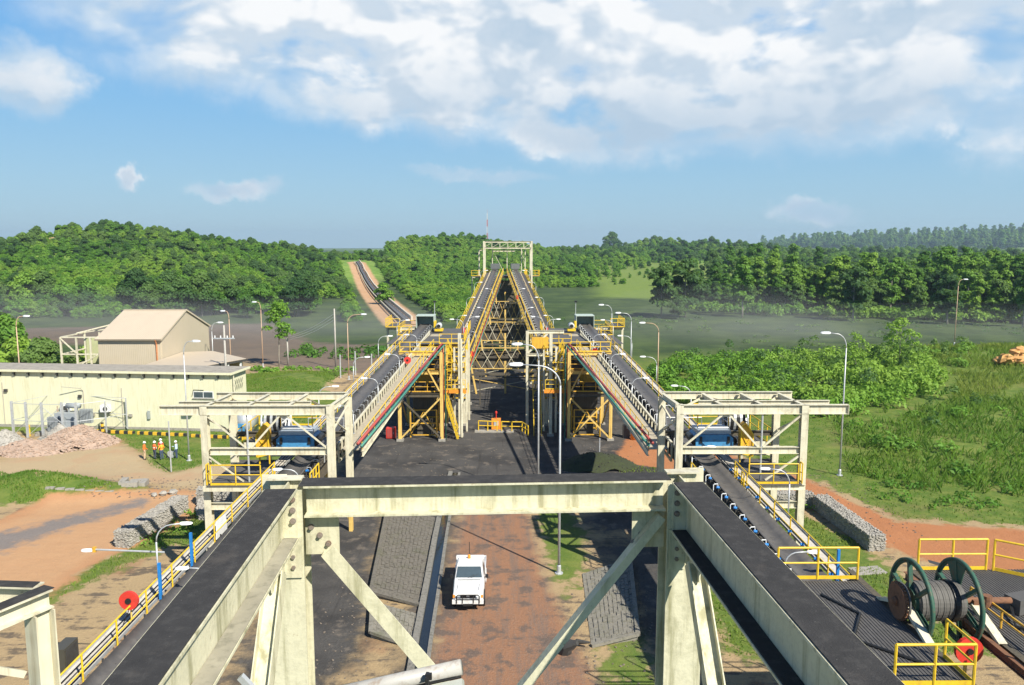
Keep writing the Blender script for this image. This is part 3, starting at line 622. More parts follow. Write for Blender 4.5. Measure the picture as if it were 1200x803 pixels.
# ------------------------------------------------------------------ street lamps and gallery lamps
def lamp_head(b,p,d,L=.55,w=.22,h=.13):
    """cobra-head lantern starting at p, pointing along horizontal direction d"""
    p=Vector(p); d=Vector(d).normalized(); s=d.cross(Vector((0,0,1)))
    P=[];F=[]; secs=[(0,.35,.6),(.18,.85,1),(.6,1,1),(.9,.8,.75),(1,.35,.3)]
    for t,ww,hh in secs:
        c=p+d*L*t
        for a,e in ((-1,-.4),(-.8,.35),(0,.62),(.8,.35),(1,-.4)): P.append(c+s*a*w/2*ww+Vector((0,0,e*h*hh)))
    n=5
    for i in range(len(secs)-1):
        for k in range(n): a=i*n+k; e=i*n+(k+1)%n; F.append((a,e,e+n,a+n))
    F+=[tuple(range(n))[::-1],tuple(range((len(secs)-1)*n,len(secs)*n))]
    b.add(P,F)
def street_lamp(label,x,y,h,d,arm=2.2,z0=None,group='tall street lamps',r=.085,headL=.85,rust=False,name='street_lamp'):
    z0=hz(x,y) if z0 is None else z0; t=thing(name,label,'street lamp',(x,y,z0),group)
    dv=Vector(d).normalized(); pm=mat('rusty_pole_paint',(.55,.38,.26),.6,dirt=(.4,.2,.1),dirt_amt=.5,streak=True) if rust else GALV
    MB().lathe([(0,0),(r*3,0),(r*3,.05),(r*1.6,.06),(r*1.5,.5),(r*1.1,.55)],n=10).build('base_plate',GALV,t,local=True)
    pts=[(0,0,.03),(0,0,h*.5),(0,0,h-1.2)]; rr=[r,r*.8,r*.62]
    MB().tube(pts,rr,8).build('pole',pm,t,True,local=True)
    cv=[]
    for k in range(8):
        a=k/7*math.pi/2; cv.append((dv.x*arm*.62*(1-math.cos(a)),dv.y*arm*.62*(1-math.cos(a)),h-1.2+1.2*math.sin(a)))
    e=cv[-1]; cv.append((dv.x*arm,dv.y*arm,h+.06))
    MB().tube(cv,[r*.62-.002*k for k in range(len(cv))],8).build('arm',pm,t,True,local=True)
    b=MB(); lamp_head(b,(dv.x*arm*.97,dv.y*arm*.97,h+.07),dv,headL,.34,.2); hd=b.build('lantern',ALU,t,False,local=True)
    c=Vector((0,0,h+.01))+dv*(arm*.97+headL*.5); MB().box(c,(.3 if abs(dv.x)<.5 else headL*.6,headL*.6 if abs(dv.x)<.5 else .22,.04)).build('lens',LENS,hd,local=True)
    return t
street_lamp('white street lamp on the dirt track, nearest one right of the pickup truck',3.28,45.75,12.9,(-1,0,0),2.3)
street_lamp('street lamp right behind the nearest track lamp, its lantern slightly higher in the picture',2.6,60,12.3,(-1,0,0),1.3)
street_lamp('tall street lamp on the grass right of the right-hand gantry frame',29.1,65.8,12.4,(-1,.1,0),1.4)
street_lamp('tall street lamp rising from the bank at the far right',86.8,149,12.6,(1,-.1,0),.9,rust=True)
street_lamp('street lamp at the left edge behind the cream building',-57.6,92,11.6,(1,-.1,0),1.0,rust=True)
street_lamp('street lamp standing on the lawn before the cream building',-29.5,71.2,11.2,(1,-.25,0),1.0)
street_lamp('very tall street lamp with a rusty pole left of the young tree',-39.9,127.5,10.6,(-1,.2,0),.7,rust=True)
street_lamp('street lamp with rusty pole rising behind the low tan roof',-43.2,122,9.6,(-1,.2,0),.6,rust=True)
street_lamp('small street lamp seen just right of the gabled shed',-42.2,112,8.6,(1,0,0),.9)
street_lamp('rusty street lamp on the small lawn left of the left conveyor head',-22.6,111.5,9.4,(1,0,0),2.0,rust=True)
street_lamp('street lamp behind the right conveyor, tallest one over the thicket',20.4,103,9.6,(-1,-.1,0),1.9,rust=True)
street_lamp('street lamp behind the right conveyor, second of three over the marsh',18.2,112,10.2,(-1,-.1,0),1.6)
street_lamp('street lamp behind the right conveyor head, leftmost of three over the marsh',16.2,118,10.9,(-1,-.1,0),1.3)
def gallery_lamp(label,x,y,z,d,h=1.9,arm=.85,group='small curved lamps along the conveyor galleries'):
    t=thing('gallery_lamp',label,'lamp',(x,y,z),group); dv=Vector(d).normalized(); r=.036
    MB().tube([(0,0,0),(0,0,h*.72)],r,6).build('pole',GALV,t,True,local=True)
    cv=[(dv.x*arm*.62*(1-math.cos(a)),dv.y*arm*.62*(1-math.cos(a)),h*.72+h*.28*math.sin(a)) for a in [k/5*math.pi/2 for k in range(6)]]+[(dv.x*arm,dv.y*arm,h+.03)]
    MB().tube(cv,r*.8,6).build('arm',GALV,t,True,local=True)
    b=MB(); lamp_head(b,(dv.x*arm*.95,dv.y*arm*.95,h+.03),dv,.5,.17,.12); b.build('lantern',WHITE,t,False,local=True)
    MB().box((0,0,.03),(.16,.16,.06)).build('base_plate',GALV,t,local=True)
    return t

# ------------------------------------------------------------------ foreground steel trestle
def trestle():
    C=Vector((-.225,9.21,0)); a=R(2.7); U=Vector((math.cos(a),math.sin(a),0)); Vv=Vector((-math.sin(a),math.cos(a),0))
    T=lambda u,v,z: tuple(C+U*u+Vv*v+Vector((0,0,z)))
    t=thing('steel_trestle','big cream steel beam trestle with coal dust on top, filling the foreground','trestle',T(0,0,0))
    zt=17.17; hs=2.41
    bolt=MB().tube([(0,.0,0),(0,-.012,0)],.036,12).tube([(0,-.012,0),(0,-.045,0)],.026,6).mesh('bolt',mat('bolt_steel',(.26,.22,.19),.6,metal=.3,dirt=(.2,.1,.05),dirt_amt=.5))
    bolts=lambda par,pts: [inst('bolt',bolt,par,T(*p),(0,0,a)) for p in pts]
    for s in (-1,1):
        u=s*hs
        col=MB().ibeam(T(u,0,0),T(u,0,zt-.03),.46,.42,.026,.018,up=Vv).build('column',CREAM,t)
        MB().box(T(u,0,.02),(.8,.8,.05),a).build('base_plate',CREAM,t)
        # side beam, running back towards the viewer
        MB().ibeam(T(u,-.235,zt-.31),T(u,-8.5,zt-.31),.38,.62,.026,.018).build('side_beam',CREAM,t)
        MB().box(T(u,-4.37,zt+.005),(.352,8.2,.014),a).build('coal_dust_layer',DUST,t)
        b=MB().box(T(u+s*.01,-.222,zt-.34),(.36,.024,.62),a); ep=b.build('end_plate',CREAM,t)
        bolts(ep,[(u-s*.125,-.236,zt-.13-k*.13) for k in range(3)]+[(u-s*.115,-.216,zt-.70-k*.13) for k in range(3)])
        MB().box(T(u-s*.11,-.2255,zt-.84),(.2,.024,.5),a).build('splice_plate',CREAM,t)
        # top corner plates
        b=MB().box(T(u+s*.05,.20,zt+.002),(.42,.16,.02),a).box(T(u+s*.20,.29,zt-.16),(.3,.02,.36),a); b.build('corner_plate',CREAM2,t)
        # cross-beam gusset with bolts and diagonal
        g=MB().box(T(u-s*.42,-.01,zt-.64),(.40,.018,.50),a).build('gusset_plate',CREAM,t)
        if s<0:
            bolts(g,[(u+.29+k*.1,-.02,zt-.545-k*.105) for k in range(3)])
            MB().angle(T(u+.50,-.075,zt-.80),T(hs-.1,-.075,zt-6.25),.19,.016,up=Vv).build('diagonal_brace',CREAM,t)
        else:
            MB().chan(T(u-.28,-.09,zt-.46),T(-hs+.1,-.09,zt-6.2),.10,.16,.014,up=Vv).build('diagonal_brace',CREAM,t)
            bolts(g,[(u-.42-k*.09,-.02,zt-.62-k*.1) for k in range(3)])
        for e in (-1,1): MB().box(T(u+e*.098,-4.37,zt-.588),(.165,8.2,.012),a).build('coal_dust_layer',DUST if s>0 else mat('grey_dust',(.30,.28,.22),.9,vary=.3,scale=4,dirt=(.12,.12,.09),dirt_amt=.6),t)
        # knee brace below the side beam, and its gusset
        MB().box(T(u,-.52,zt-.80),(.018,.6,.42),a).build('knee_gusset',CREAM,t)
        MB().ibeam(T(u,-.62,zt-.86),T(u,-4.9,zt-6.2),.20,.20,.014,.012,up=(1,0,0)).build('knee_brace',CREAM,t)
        MB().bar(T(u,-.22,zt-.628),T(u,-8.5,zt-.628),.30,.012).build('bottom_cover_strip',DUST if s>0 else CREAM,t)
    MB().ibeam(T(-hs+.24,0,zt-.19),T(hs-.24,0,zt-.19),.33,.38,.022,.016).build('cross_beam',CREAM,t)
    MB().box(T(0,0,zt+.005),(4.46,.305,.014),a).build('coal_dust_layer',DUST,t)
    for u in (-1.98,1.98): MB().box(T(u,.13,zt-.52),(.06,.012,.24),a).build('lug',CREAM2,t)
    for z in (12.2,6.5): MB().ibeam(T(-hs+.24,0,z),T(hs-.24,0,z),.3,.36,.02,.015).build('lower_cross_beam',CREAM,t)
    for s in (-1,1):
        MB().ibeam(T(s*hs,-8.5,0),T(s*hs,-8.5,zt-.64),.4,.4,.026,.018,up=Vv).build('rear_column',CREAM,t)
    return T
T=trestle()
def corner_stand():
    t=thing('steel_stand','cream steel column and beam corner cut by the bottom left edge','steel frame',(-6.7,10.4,0))
    z=15.22
    MB().ibeam((-6.47,10.35,0),(-6.47,10.35,z-.27),.26,.28,.02,.014,up=(.45,.9,0)).build('column',CREAM2,t)
    MB().ibeam((-6.42,10.5,z-.13),(-7.85,7.6,z-.13),.22,.26,.02,.014).build('side_beam',CREAM2,t)
    MB().ibeam((-6.6,10.6,z-.13),(-10.4,10.9,z-.13),.22,.26,.02,.014).build('cross_beam',CREAM2,t)
    MB().poly([(-6.33,10.50,z+.002),(-6.52,10.58,z+.002),(-7.94,7.65,z+.002),(-7.76,7.56,z+.002)],.012).build('coal_dust_layer',DUST,t)
    MB().poly([(-6.64,10.51,z+.002),(-6.64,10.69,z+.002),(-10.4,10.98,z+.002),(-10.4,10.8,z+.002)],.012).build('coal_dust_layer',DUST,t)
    MB().bar((-6.60,10.1,z-1.05),(-7.1,9.1,z-.27),.09).build('knee_brace',CREAM2,t)
    MB().ibeam((-7.85,7.6,0),(-7.85,7.6,z-.27),.34,.36,.022,.016).build('column',CREAM2,t); MB().ibeam((-10.4,10.9,0),(-10.4,10.9,z-.27),.34,.36,.022,.016).build('column',CREAM2,t)
corner_stand()
def batten_light():
    t=thing('batten_light','weathered white tube light fitting clamped on a bracket at the bottom edge','light fitting',(-1.0,6.1,16.3))
    p,q=(-1.95,6.05,16.13),(-.36,6.0,16.52); up=(0,-.5,.85)
    o=MB().tube([(p[0],p[1]-.0,p[2]+.06),(q[0],q[1],q[2]+.06)],.062,12).build('tube_cover',mat('milky_plastic',(.40,.39,.36),.45,dirt=(.22,.15,.10),dirt_amt=.6,scale=9),t,True)
    MB().prism([(-.075,-.04),(.075,-.04),(.055,.035),(-.055,.035)],(p[0],p[1]-.09,p[2]-.06),(q[0]+.02,q[1]-.09,q[2]-.06),up=up).build('housing',mat('fitting_white',(.38,.40,.36),.5,dirt=(.3,.28,.2),dirt_amt=.5),t)
    MB().bar((p[0],p[1]-.04,p[2]+.0),(q[0],q[1]-.04,q[2]+.0),.02,.012,up=up).build('seal',BLACK,t)
    for k in (.28,.83):
        c=lerp(p,q,k); MB().box((c[0],c[1]-.06,c[2]+.03),(.025,.18,.15),0).box((c[0]+.012,c[1]-.1,c[2]+.1),(.05,.03,.05)).build('clamp',BLACK,t)
    MB().bar((-1.9,6.1,16.1),(-2.2,6.1,16.45),.05).build('bracket',GALV,t)
batten_light()

# ------------------------------------------------------------------ conveyors
def trough(b,pts,X,w=.60,dip=.16,th=.03,tilt=None):
    """troughed belt along pts; X = unit side vector"""
    prof=[(-w*.82,.10),(-w*.42,-dip+.06),(-.0,-dip),(w*.42,-dip+.06),(w*.82,.10)]
    N=len(b.V); m=len(prof)
    for p in pts:
        p=Vector(p)
        for a,z in prof: b.V.append(tuple(p+X*a+Vector((0,0,z))))
        for a,z in prof: b.V.append(tuple(p+X*a+Vector((0,0,z-th))))
    k=2*m
    for i in range(len(pts)-1):
        o=N+i*k
        for j in range(m-1):
            b.F.append((o+j,o+j+1,o+k+j+1,o+k+j)); b.F.append((o+m+j+1,o+m+j,o+k+m+j,o+k+m+j+1))
        b.F.append((o,o+k,o+k+m,o+m)); b.F.append((o+m-1,o+2*m-1,o+k+2*m-1,o+k+m-1))
    return b
def idler_mesh(capcol):
    def f():
        b=MB()
        for p,q in (((-.56,0,.03),(-.25,0,-.16)),((-.23,0,-.19),(.23,0,-.19)),((.25,0,-.16),(.56,0,.03))): b.tube([p,q],.05,6)
        b.bar((-.66,.0,-.32),(.66,0,-.32),.08,.08); b.bar((-.6,.0,-.32),(-.6,0,.06),.05,.03); b.bar((.6,0,-.32),(.6,0,.06),.05,.03)
        return b.mesh('idler',DARK)
    return shared('idler',f)
CAP_B=lambda: shared('capb',lambda: MB().tube([(-.06,0,0),(.06,0,.03)],.06,8).mesh('roller_cap',BLUE))
GUARD=lambda s: shared(('guard',s),lambda: MB().tube([(0,0,-.45),(0,0,.14),(s*.05,0,.19),(s*.22,0,.2),(s*.24,0,.06)],.026,5).mesh('guard_bracket',WHITE if s>0 else GALV))
xb=lambda y: 10+.033*(97-y)
zb=lambda y: 10.05-.048*(97-y)
def near_conveyor(s):
    side='left' if s<0 else 'right'
    t=thing('conveyor','long elevated belt conveyor with yellow handrail running along the %s side'%side,'conveyor',(s*12,20,0),'pair of elevated yard conveyors')
    Y0,Y1=11.0,97.5; X=Vector((1,0,0)); pt=lambda y,dx=0,dz=0:(s*(xb(y)+dx),y,zb(y)+dz)
    trough(MB(),[pt(Y0+(Y1-Y0)*k/24) for k in range(25)],X,.74,.18).build('belt',RUBBER,t,True)
    MB().bar(pt(Y0,0,-.85),pt(Y1,0,-.85),1.3,.02).build('return_belt',RUBBER,t)
    for dx in (-.80,.80): MB().chan(pt(Y0,dx,-.44),pt(Y1,dx,-.44),.10,.24,.014).build('stringer',COALST,t)
    n=int((Y1-Y0)/1.4); rs=(1.22,1.1,1.1)
    for k in range(n):
        y=Y0+1.4*k+.5; o=inst('idler',idler_mesh(None),t,pt(y),(0,0,0),rs)
        if y<43:
            for e in ((-1,1) if s>0 else (1,)):
                c=bpy.data.objects.new('roller_cap',CAP_B()); c.location=(e*.64,0,.09); c.rotation_euler=(0,0,0 if e>0 else math.pi); link(c,o)
        inst('guard_bracket',GUARD(s),t,pt(y+.3,-.92))
    ya0=26.6 if s>0 else 13.0; ya1=92
    # outer handrail and cable tray
    handrail(t,[pt(ya0,1.05,-.55),pt(42.4,1.05,-.55)],1.12,2.1,kick=False)
    handrail(t,[pt(47.5,1.05,-.55),pt(93,1.05,-.55)],1.12,2.3,kick=False)
    MB().bar(pt(ya0,1.06,-.95),pt(ya1,1.06,-.95),.08,.55).build('side_girder',CREAM2,t)
    tr=MB()
    for e in (1.13,1.81): tr.bar(pt(ya0,e,-.28),pt(ya1,e,-.28),.02,.12)
    tr.build('cable_tray',GALV,t)
    MB().bar(pt(ya0,1.47,-.32),pt(ya1,1.47,-.32),.66,.02).build('tray_floor',mat('tray_sheet',(.54,.50,.43),.6,dirt=(.2,.19,.17),dirt_amt=.4),t)
    for e in ((1.28,1.47,1.64) if s<0 else (1.30,)): MB().tube([pt(ya0,e,-.285),pt(ya1,e,-.285)],.022,5).build('cable',BLACK,t)
    MB().bar(pt(ya0,.9,-.62),pt(ya1,.9,-.62),.34,.04).build('outer_walkway',GALVD,t)
    # inner truss, walkway and handrail beyond the gantry
    ya,ye=48.0,93.0
    for dz in (-.10,-1.25): MB().bar(pt(ya,-1.12,dz),pt(ye,-1.12,dz),.13,.13).build('truss_chord',CREAM2,t)
    tp=shared('tpost',lambda: MB().box((0,0,-.56),(.10,.10,1.0)).mesh('truss_post',CREAM2))
    for k in range(int((ye-ya)/.95)+1): inst('truss_post',tp,t,pt(ya+.95*k,-1.12,-.10))
    MB().bar(pt(ya,-1.95,-.50),pt(ye,-1.95,-.50),1.3,.04).build('inner_walkway',mat('pale_walkway',(.42,.37,.27),.7,dirt=(.15,.13,.1),dirt_amt=.6),t)
    handrail(t,[pt(ya,-2.6,-.46),pt(ye-10,-2.8,-.46)],1.05,2.0,kick=False)
    MB().ibeam(pt(ya,-2.6,-.76),pt(ye,-2.8,-.76),.16,.36).build('walkway_girder',CREAM2,t)
    MB().bar(pt(Y0,0,-1.35),pt(Y1,0,-1.35),1.7,.02).build('spill_plate',COALST,t)
    for y,xx in ((26,(-.95,.95)),(53,(-.6,.95))):
        b=MB(); zc=zb(y)-1.5; x=[s*(xb(y)+e) for e in xx]
        for e in x: b.ibeam((e,y,0),(e,y,zc),.26,.26)
        b.ibeam((x[0]-s*.2,y,zc-.1),(x[1]+s*.2,y,zc-.1),.22,.28); b.bar((x[0],y,.4),(x[1],y,zc-.5),.1); b.build('support_bent',IVORY,t)
    # head end: hood over the pulley, drive motor with guard
    zt=zb(97.5); x0=s*10.0
    hd=MB().box((x0,98.3,zt+1.12),(2.3,2.6,.07)).box((x0-1.1,98.3,zt+.35),(.07,2.6,1.5)).box((x0+1.1,98.3,zt+.35),(.07,2.6,1.5)).box((x0,99.55,zt+.35),(2.15,.07,1.5)).build('head_hood',mat('pale_green_sheet',(.42,.50,.44),.6,dirt=(.2,.2,.18),dirt_amt=.5),t)
    MB().tube([(x0-.7,98.2,zt-.35),(x0+.7,98.2,zt-.35)],.38,16).build('head_pulley',DARK,hd)
    MB().tube([(s*8.15,95.2,zt+.05),(s*8.15,96.5,zt+.05)],.36,14).build('drive_motor',mat('motor_grey',(.45,.47,.47),.5),t,True)
    MB().tube([(s*8.15,95.14,zt+.05),(s*8.15,95.18,zt+.05)],.22,14).build('motor_fan_cover',BLACK,t)
    MB().box((s*8.15,95.8,zt-.45),(1.0,1.5,.25)).build('motor_base',YEL,t)
    MB().box((s*8.75,97.2,zt+.1),(.25,1.2,.8)).build('coupling_guard',YEL,t)
    MB().tube([(s*9.0,99.4,zt+1.1),(s*9.0,99.4,zt+2.7)],.04,6).build('warning_light_pole',GALV,t); MB().box((s*9.0,99.4,zt+2.75),(.35,.3,.22)).build('warning_light',BLACK,t)
    MB().tube([pt(50,-1.0,-.2),pt(50,-1.0,1.0),pt(50,1.3,1.0),pt(50,1.3,-.4)],.035,6).build('pull_gate',GALV,t)
    # red and green service pipes hung on the inner side
    qx=lambda y: s*(6.35+.0775*(79-y)); qz=lambda y: 10.15-.062*(79-y)
    for m,dx,dz,r,cl in ((REDP,0,0,.09,'red'),(GRNP,-.22,-.15,.075,'green')):
        o=MB().tube([(qx(46)+s*dx,46,qz(46)+dz),(qx(60)+s*dx,60,qz(60)+dz),(qx(78.0)+s*dx,78.0,qz(78)+dz),(qx(79)+s*dx,78.45,qz(78.5)+dz-.06),(qx(79)+s*dx,78.62,qz(78.5)+dz-.4),(qx(79)+s*dx,78.62,.05)],r,10).build('service_pipe',m,None,True)
        tag(o,'%s steel pipe along the inner edge of the %s conveyor and down its tower'%(cl,side),'pipe','service pipes')
    # lamps
    N=('first','second','third','fourth')
    for i,y in enumerate((51.5,60,70,81)): gallery_lamp('small curved lamp on the inner side of the %s conveyor, %s behind the gantry'%(side,N[i]),*pt(y,-1.3,-.5),(s,0,0))
    for i,y in enumerate(((29.5,43.2) if s>0 else (28.3,39.5))): gallery_lamp('small lamp reaching over the %s belt, %s'%(side,('nearest one in the foreground','just before the gantry')[i]),*pt(y,-1.15,-.6),(s,-.1,0),1.75,.85)
    for i,y in enumerate(((37.0,55,66,77,88) if s>0 else (30.5,55,66,77,88))): gallery_lamp('curved lamp on the outer side of the %s conveyor, %s'%(side,('below the gantry','first behind the gantry','second behind the gantry','third behind the gantry','nearest the head')[i]),*pt(y,1.95,-.6),(-s,.12,0),2.5,1.0)
    # red reel discs on the rails
    for i,p in enumerate((pt(26.6,1.1,.75),pt(74,-1.4,.1)) if s<0 else (pt(79,-1.4,.0),)):
        d=thing('red_disc','round red reel disc on the rail of the %s conveyor, %s'%(side,'close to the viewer' if (i==0 and s<0) else 'near the tower'),'reel',(p[0],p[1],p[2]-.75),'red discs on the conveyor rails')
        MB().tube([(0,-.06,.75),(0,.06,.75)],.34,24).build('disc',RED,d,local=True)
        MB().tube([(0,-.09,.75),(0,.09,.75)],.11,12).build('hub',BLACK,d,local=True)
        MB().tube([(0,.1,-.05),(0,.1,.8)],.03,6).build('post',IVORY,d,local=True); MB().tube([(0,-.02,.42),(-.15,.0,.1),(-.35,.1,-.3)],.015,5).build('cord',BLACK,d,local=True)
    return t
for s in (-1,1): near_conveyor(s)
def blue_post(label,y,sx,dx):
    o=MB().box((0,0,0),(.10,.10,1.7)).build('blue_post',BLUE); o.location=(sx*(xb(y)+dx),y,zb(y)+.35); tag(o,label,'post','blue posts on the conveyor sides')
blue_post('blue steel post beside the left conveyor, nearer of the two',28.6,-1,.95); blue_post('blue steel post beside the left conveyor, farther of the two',31.4,-1,.95)
blue_post('blue steel post leaning at the right conveyor rail',29.6,1,1.0)

# ------------------------------------------------------------------ gantry frames with overband magnets
GK=1.156
def grow(t,loc):
    t.location=loc; t.scale=(GK,)*3; return t
def gantry(s):
    side='left' if s<0 else 'right'; t=thing('gantry_frame','cream steel gantry frame straddling the %s conveyor'%side,'gantry',(s*11.5,37.3,0),'gantry frames over the conveyors')
    zt=12.3; yf,yr=37.3,40.6; xo,xi=s*14.6,s*8.5; xro,xri=s*14.4,s*8.3; B=lambda: MB()
    for x,y in ((xi,yf),(xo,yf),(xri,yr),(xro,yr)): B().ibeam((x,y,2.70 if abs(x)>10 else 7.3),(x,y,zt-(.02 if y==yf else .3)),.34,.34,.022,.016,up=(0,1,0)).build('column',CREAM2,t)
    B().ibeam((xi+s*.19,yf,zt-.26),(s*16.7,yf,zt-.26),.26,.48,.02,.014).build('top_beam',CREAM2,t) if 0 else B().ibeam((xi,yf-.05,zt-.25),(s*16.7,yf-.05,zt-.25),.24,.46,.02,.014).build('top_beam',CREAM2,t)
    B().box((s*16.71,yf-.05,zt-.25),(.02,.26,.48)).build('end_plate',CREAM2,t)
    B().ibeam((xri,yr,zt-.2),(s*15.2,yr,zt-.2),.2,.38,.018,.012).build('top_beam',CREAM2,t)
    B().ibeam((xi+s*1.2,yf+1.15,zt-.2),(s*16.3,yf+1.15,zt-.2),.18,.30,.016,.012).build('runway_beam',CREAM2,t)
    for x1,x2 in ((xi,xri),(s*10.6,s*10.4),(s*12.6,s*12.4),(xo,xro)): B().ibeam((x1,yf+.1,zt-.2),(x2,yr-.12,zt-.2),.18,.3,.016,.012).build('purlin',CREAM2,t)
    for (a,b) in (((s*8.6,yf+.2),(s*10.4,yr-.2)),((s*10.6,yr-.2),(s*12.5,yf+.2)),((s*12.6,yf+.2),(s*14.3,yr-.2))): B().angle((a[0],a[1],zt-.28),(b[0],b[1],zt-.28),.09,.012).build('roof_brace',CREAM2,t)
    B().ibeam((xi+s*.19,yf,10.0),(xo-s*.19,yf,10.0),.24,.34,.02,.014).build('middle_beam',CREAM2,t)
    B().ibeam((xri+s*.19,yr,10.05),(xro-s*.19,yr,10.05),.2,.26,.02,.014).build('middle_beam',COALST,t)
    xb,xt=s*12.5,s*10.8; zl,zu=10.18,zt-.5
    for p,q in (((xo-s*.12,zu),(xb+s*.12,zl)),((xt+s*.12,zu),(xb-s*.12,zl)),((xt-s*.2,zu),(xi+s*.2,zl)),((xo-s*.15,9.75),(xb+s*.3,8.5))): B().angle((p[0],yf-.06,p[1]),(q[0],yf-.06,q[1]),.09,.014,up=(0,1,0)).build('brace',CREAM2,t)
    B().box((xb,yf-.02,10.30),(.5,.02,.28)).build('gusset_plate',CREAM2,t); B().box((xt,yf-.02,zu-.04),(.62,.02,.2)).build('gusset_plate',CREAM2,t)
    B().tube([(xb+s*.05,yf-.05,7.6),(xb+s*.05,yf-.05,zt-.5)],.05,8).build('conduit_post',GALV,t)
    for x in (xi,xo): B().angle((x,yf+.2,11.6),(x-s*.1,yr-.2,10.3),.09,.012).build('side_brace',CREAM2,t)
    B().bar((xi,yf+.18,10.9),(xri,yr-.18,11.6),.08).build('side_brace',CREAM2,t)
    # platform on the outer side of the belt and behind
    for nm,c,d in (('platform_deck',(s*12.9,38.9,8.45),(3.0,4.6,.05)),('platform_deck',(s*13.1,44.2,8.95),(3.2,5.9,.05))): B().box(c,d).build(nm,CONC if nm=='x' else GALVD,t)
    for y,zz in ((36.7,8.3),(41.2,8.8),(47.0,8.8)): B().chan((s*11.4,y,zz),(s*14.6,y,zz),.1,.26,.016).build('platform_beam',CREAM2,t)
    for y in (yf,yr): B().ibeam((xi if y==yf else xri,y,7.25),(xo if y==yf else xro,y,7.25),.24,.36).build('bearer_beam',CREAM2,t)
    for x,y in ((s*11.6,46.8),(s*14.5,46.8)): B().ibeam((x,y,2.7),(x,y,8.66),.24,.24).build('platform_column',CREAM2,t)
    handrail(t,[(s*11.8,36.65,8.48),(s*14.2,36.65,8.48)],1.0,1.2); handrail(t,[(s*14.42,36.7,8.48),(s*14.42,37.0,8.48)],1.0,1.2)
    handrail(t,[(s*14.62,41.0,8.98),(s*14.62,47.1,8.98),(s*11.6,47.1,8.98)],1.0,1.5)
    # little stair from walkway to platform
    for k in range(4): handrail(t,[(s*(11.05+.0*k),35.0+k*.55,8.55),(s*(11.05),35.35+k*.55,8.55)],.95,.35,kick=False) if k in (0,2) else None
    handrail(t,[(s*9.05,35.2,8.6),(s*9.05,36.9,8.6)],.9,.6,kick=False)
    grow(t,(s*13.294,43.12,-3.12))
    # hoist beam
    h=thing('chain_hoist','yellow hoist trolley hanging under the top of the %s gantry frame'%side,'hoist',(s*10.6,39.6,11.2),'hoists of the gantry frames')
    MB().ibeam((s*9.6,39.3,11.82),(s*11.8,39.3,11.82),.16,.2).build('hoist_beam',YEL,h)
    for x in (9.9,11.5): MB().box((s*x,39.3,11.62),(.22,.3,.2)).build('trolley',YEL,h); MB().tube([(s*x,39.3,11.5),(s*x,39.3,10.75)],.03,6).build('suspension_rod',YELD,h)
    grow(h,(s*12.254,45.78,9.827))
    # overband magnet
    m=thing('overband_magnet','blue overband magnet separator hung above the %s belt under the gantry'%side,'magnet',(s*10.6,39.4,9.7),'magnets over the belts')
    b=MB().prism([(-.95,-.28),(.95,-.28),(.95,.12),(.75,.3),(-.75,.3),(-.95,.12)],(s*10.6,38.55,10.15),(s*10.6,40.1,10.15)); b.build('magnet_body',LBLUE,m)
    MB().box((s*10.6,39.3,10.56),(1.7,1.3,.2)).build('top_cover',mat('magnet_grey',(.33,.38,.44),.5),m)
    for e in (-.98,.98): MB().tube([(s*10.6+e,38.6,10.1),(s*10.6+e,40.0,10.1)],.2,12).build('drum',BLACK,m,True)
    for e in (-.7,.7): MB().box((s*10.6+e,38.52,10.2),(.12,.08,.34)).build('bearing_block',BLACK,m)
    MB().tube([(s*9.8,38.9,10.74),(s*11.4,38.9,10.74)],.05,6).build('lifting_bar',GALV,m)
    grow(m,(s*12.254,45.55,8.093))
    g=thing('belt_guard','yellow mesh drive guard beside the magnet of the %s gantry'%side,'guard',(s*12.1,39.2,9.0),'drive guards of the magnets')
    b=MB()
    P=[(s*11.9,38.4,9.55),(s*12.5,38.4,9.4),(s*12.5,38.4,10.5),(s*12.1,38.4,11.1),(s*11.9,38.4,10.9)]
    MB().poly(P if s>0 else P[::-1],-.5).build('guard_sheet',YELD,g)
    for p,q in zip(P,P[1:]+P[:1]): b.bar((p[0],p[1]-.03,p[2]),(q[0],q[1]-.03,q[2]),.06)
    b.bar((s*11.9,38.37,9.6),(s*12.4,38.37,10.4),.04); b.bar((s*12.45,38.37,9.5),(s*11.95,38.37,10.5),.04); b.build('guard_frame',YEL,g)
    for x in (11.95,12.45): MB().box((s*x,38.65,9.22),(.06,.06,.5)).build('leg',YEL,g)
    grow(g,(s*13.988,45.32,7.284))
    # cable drum on the rear platform
    d=thing('cable_drum','%s cable drum with coiled hose standing on the rear deck of the %s gantry'%('white' if s<0 else 'grey',side),'cable drum',(s*13.0,43.6,8.98),'drums on the gantry decks')
    c=(s*13.0,43.6,10.15)
    for e in (-.55,.55):
        fl=MB().ring((c[0]+e,c[1],c[2]),(1,0,0),1.05,.06,.09,24)
        for k in range(6):
            a=k*math.pi/3; fl.bar((c[0]+e,c[1],c[2]),(c[0]+e,c[1]+math.cos(a)*1.0,c[2]+math.sin(a)*1.0),.07,.04,up=(1,0,0))
        fl.build('flange',WHITE if s<0 else GALV,d)
    for k in range(6): MB().ring((c[0]-.42+k*.168,c[1],c[2]),(1,0,0),.78,.14,.2,20).build('hose_coil',BLACK if k%2 else GALV,d)
    for e in (-.75,.75): MB().bar((c[0]+e,c[1]-.8,8.98),(c[0]+e,c[1],c[2]),.1).bar((c[0]+e,c[1]+.8,8.98),(c[0]+e,c[1],c[2]),.1).build('stand',WHITE,d)
    MB().tube([(c[0]-.8,c[1],c[2]),(c[0]+.8,c[1],c[2])],.05,8).build('axle',GALV,d)
    grow(d,(s*15.028,50.40,7.261))
for s in (-1,1): gantry(s)

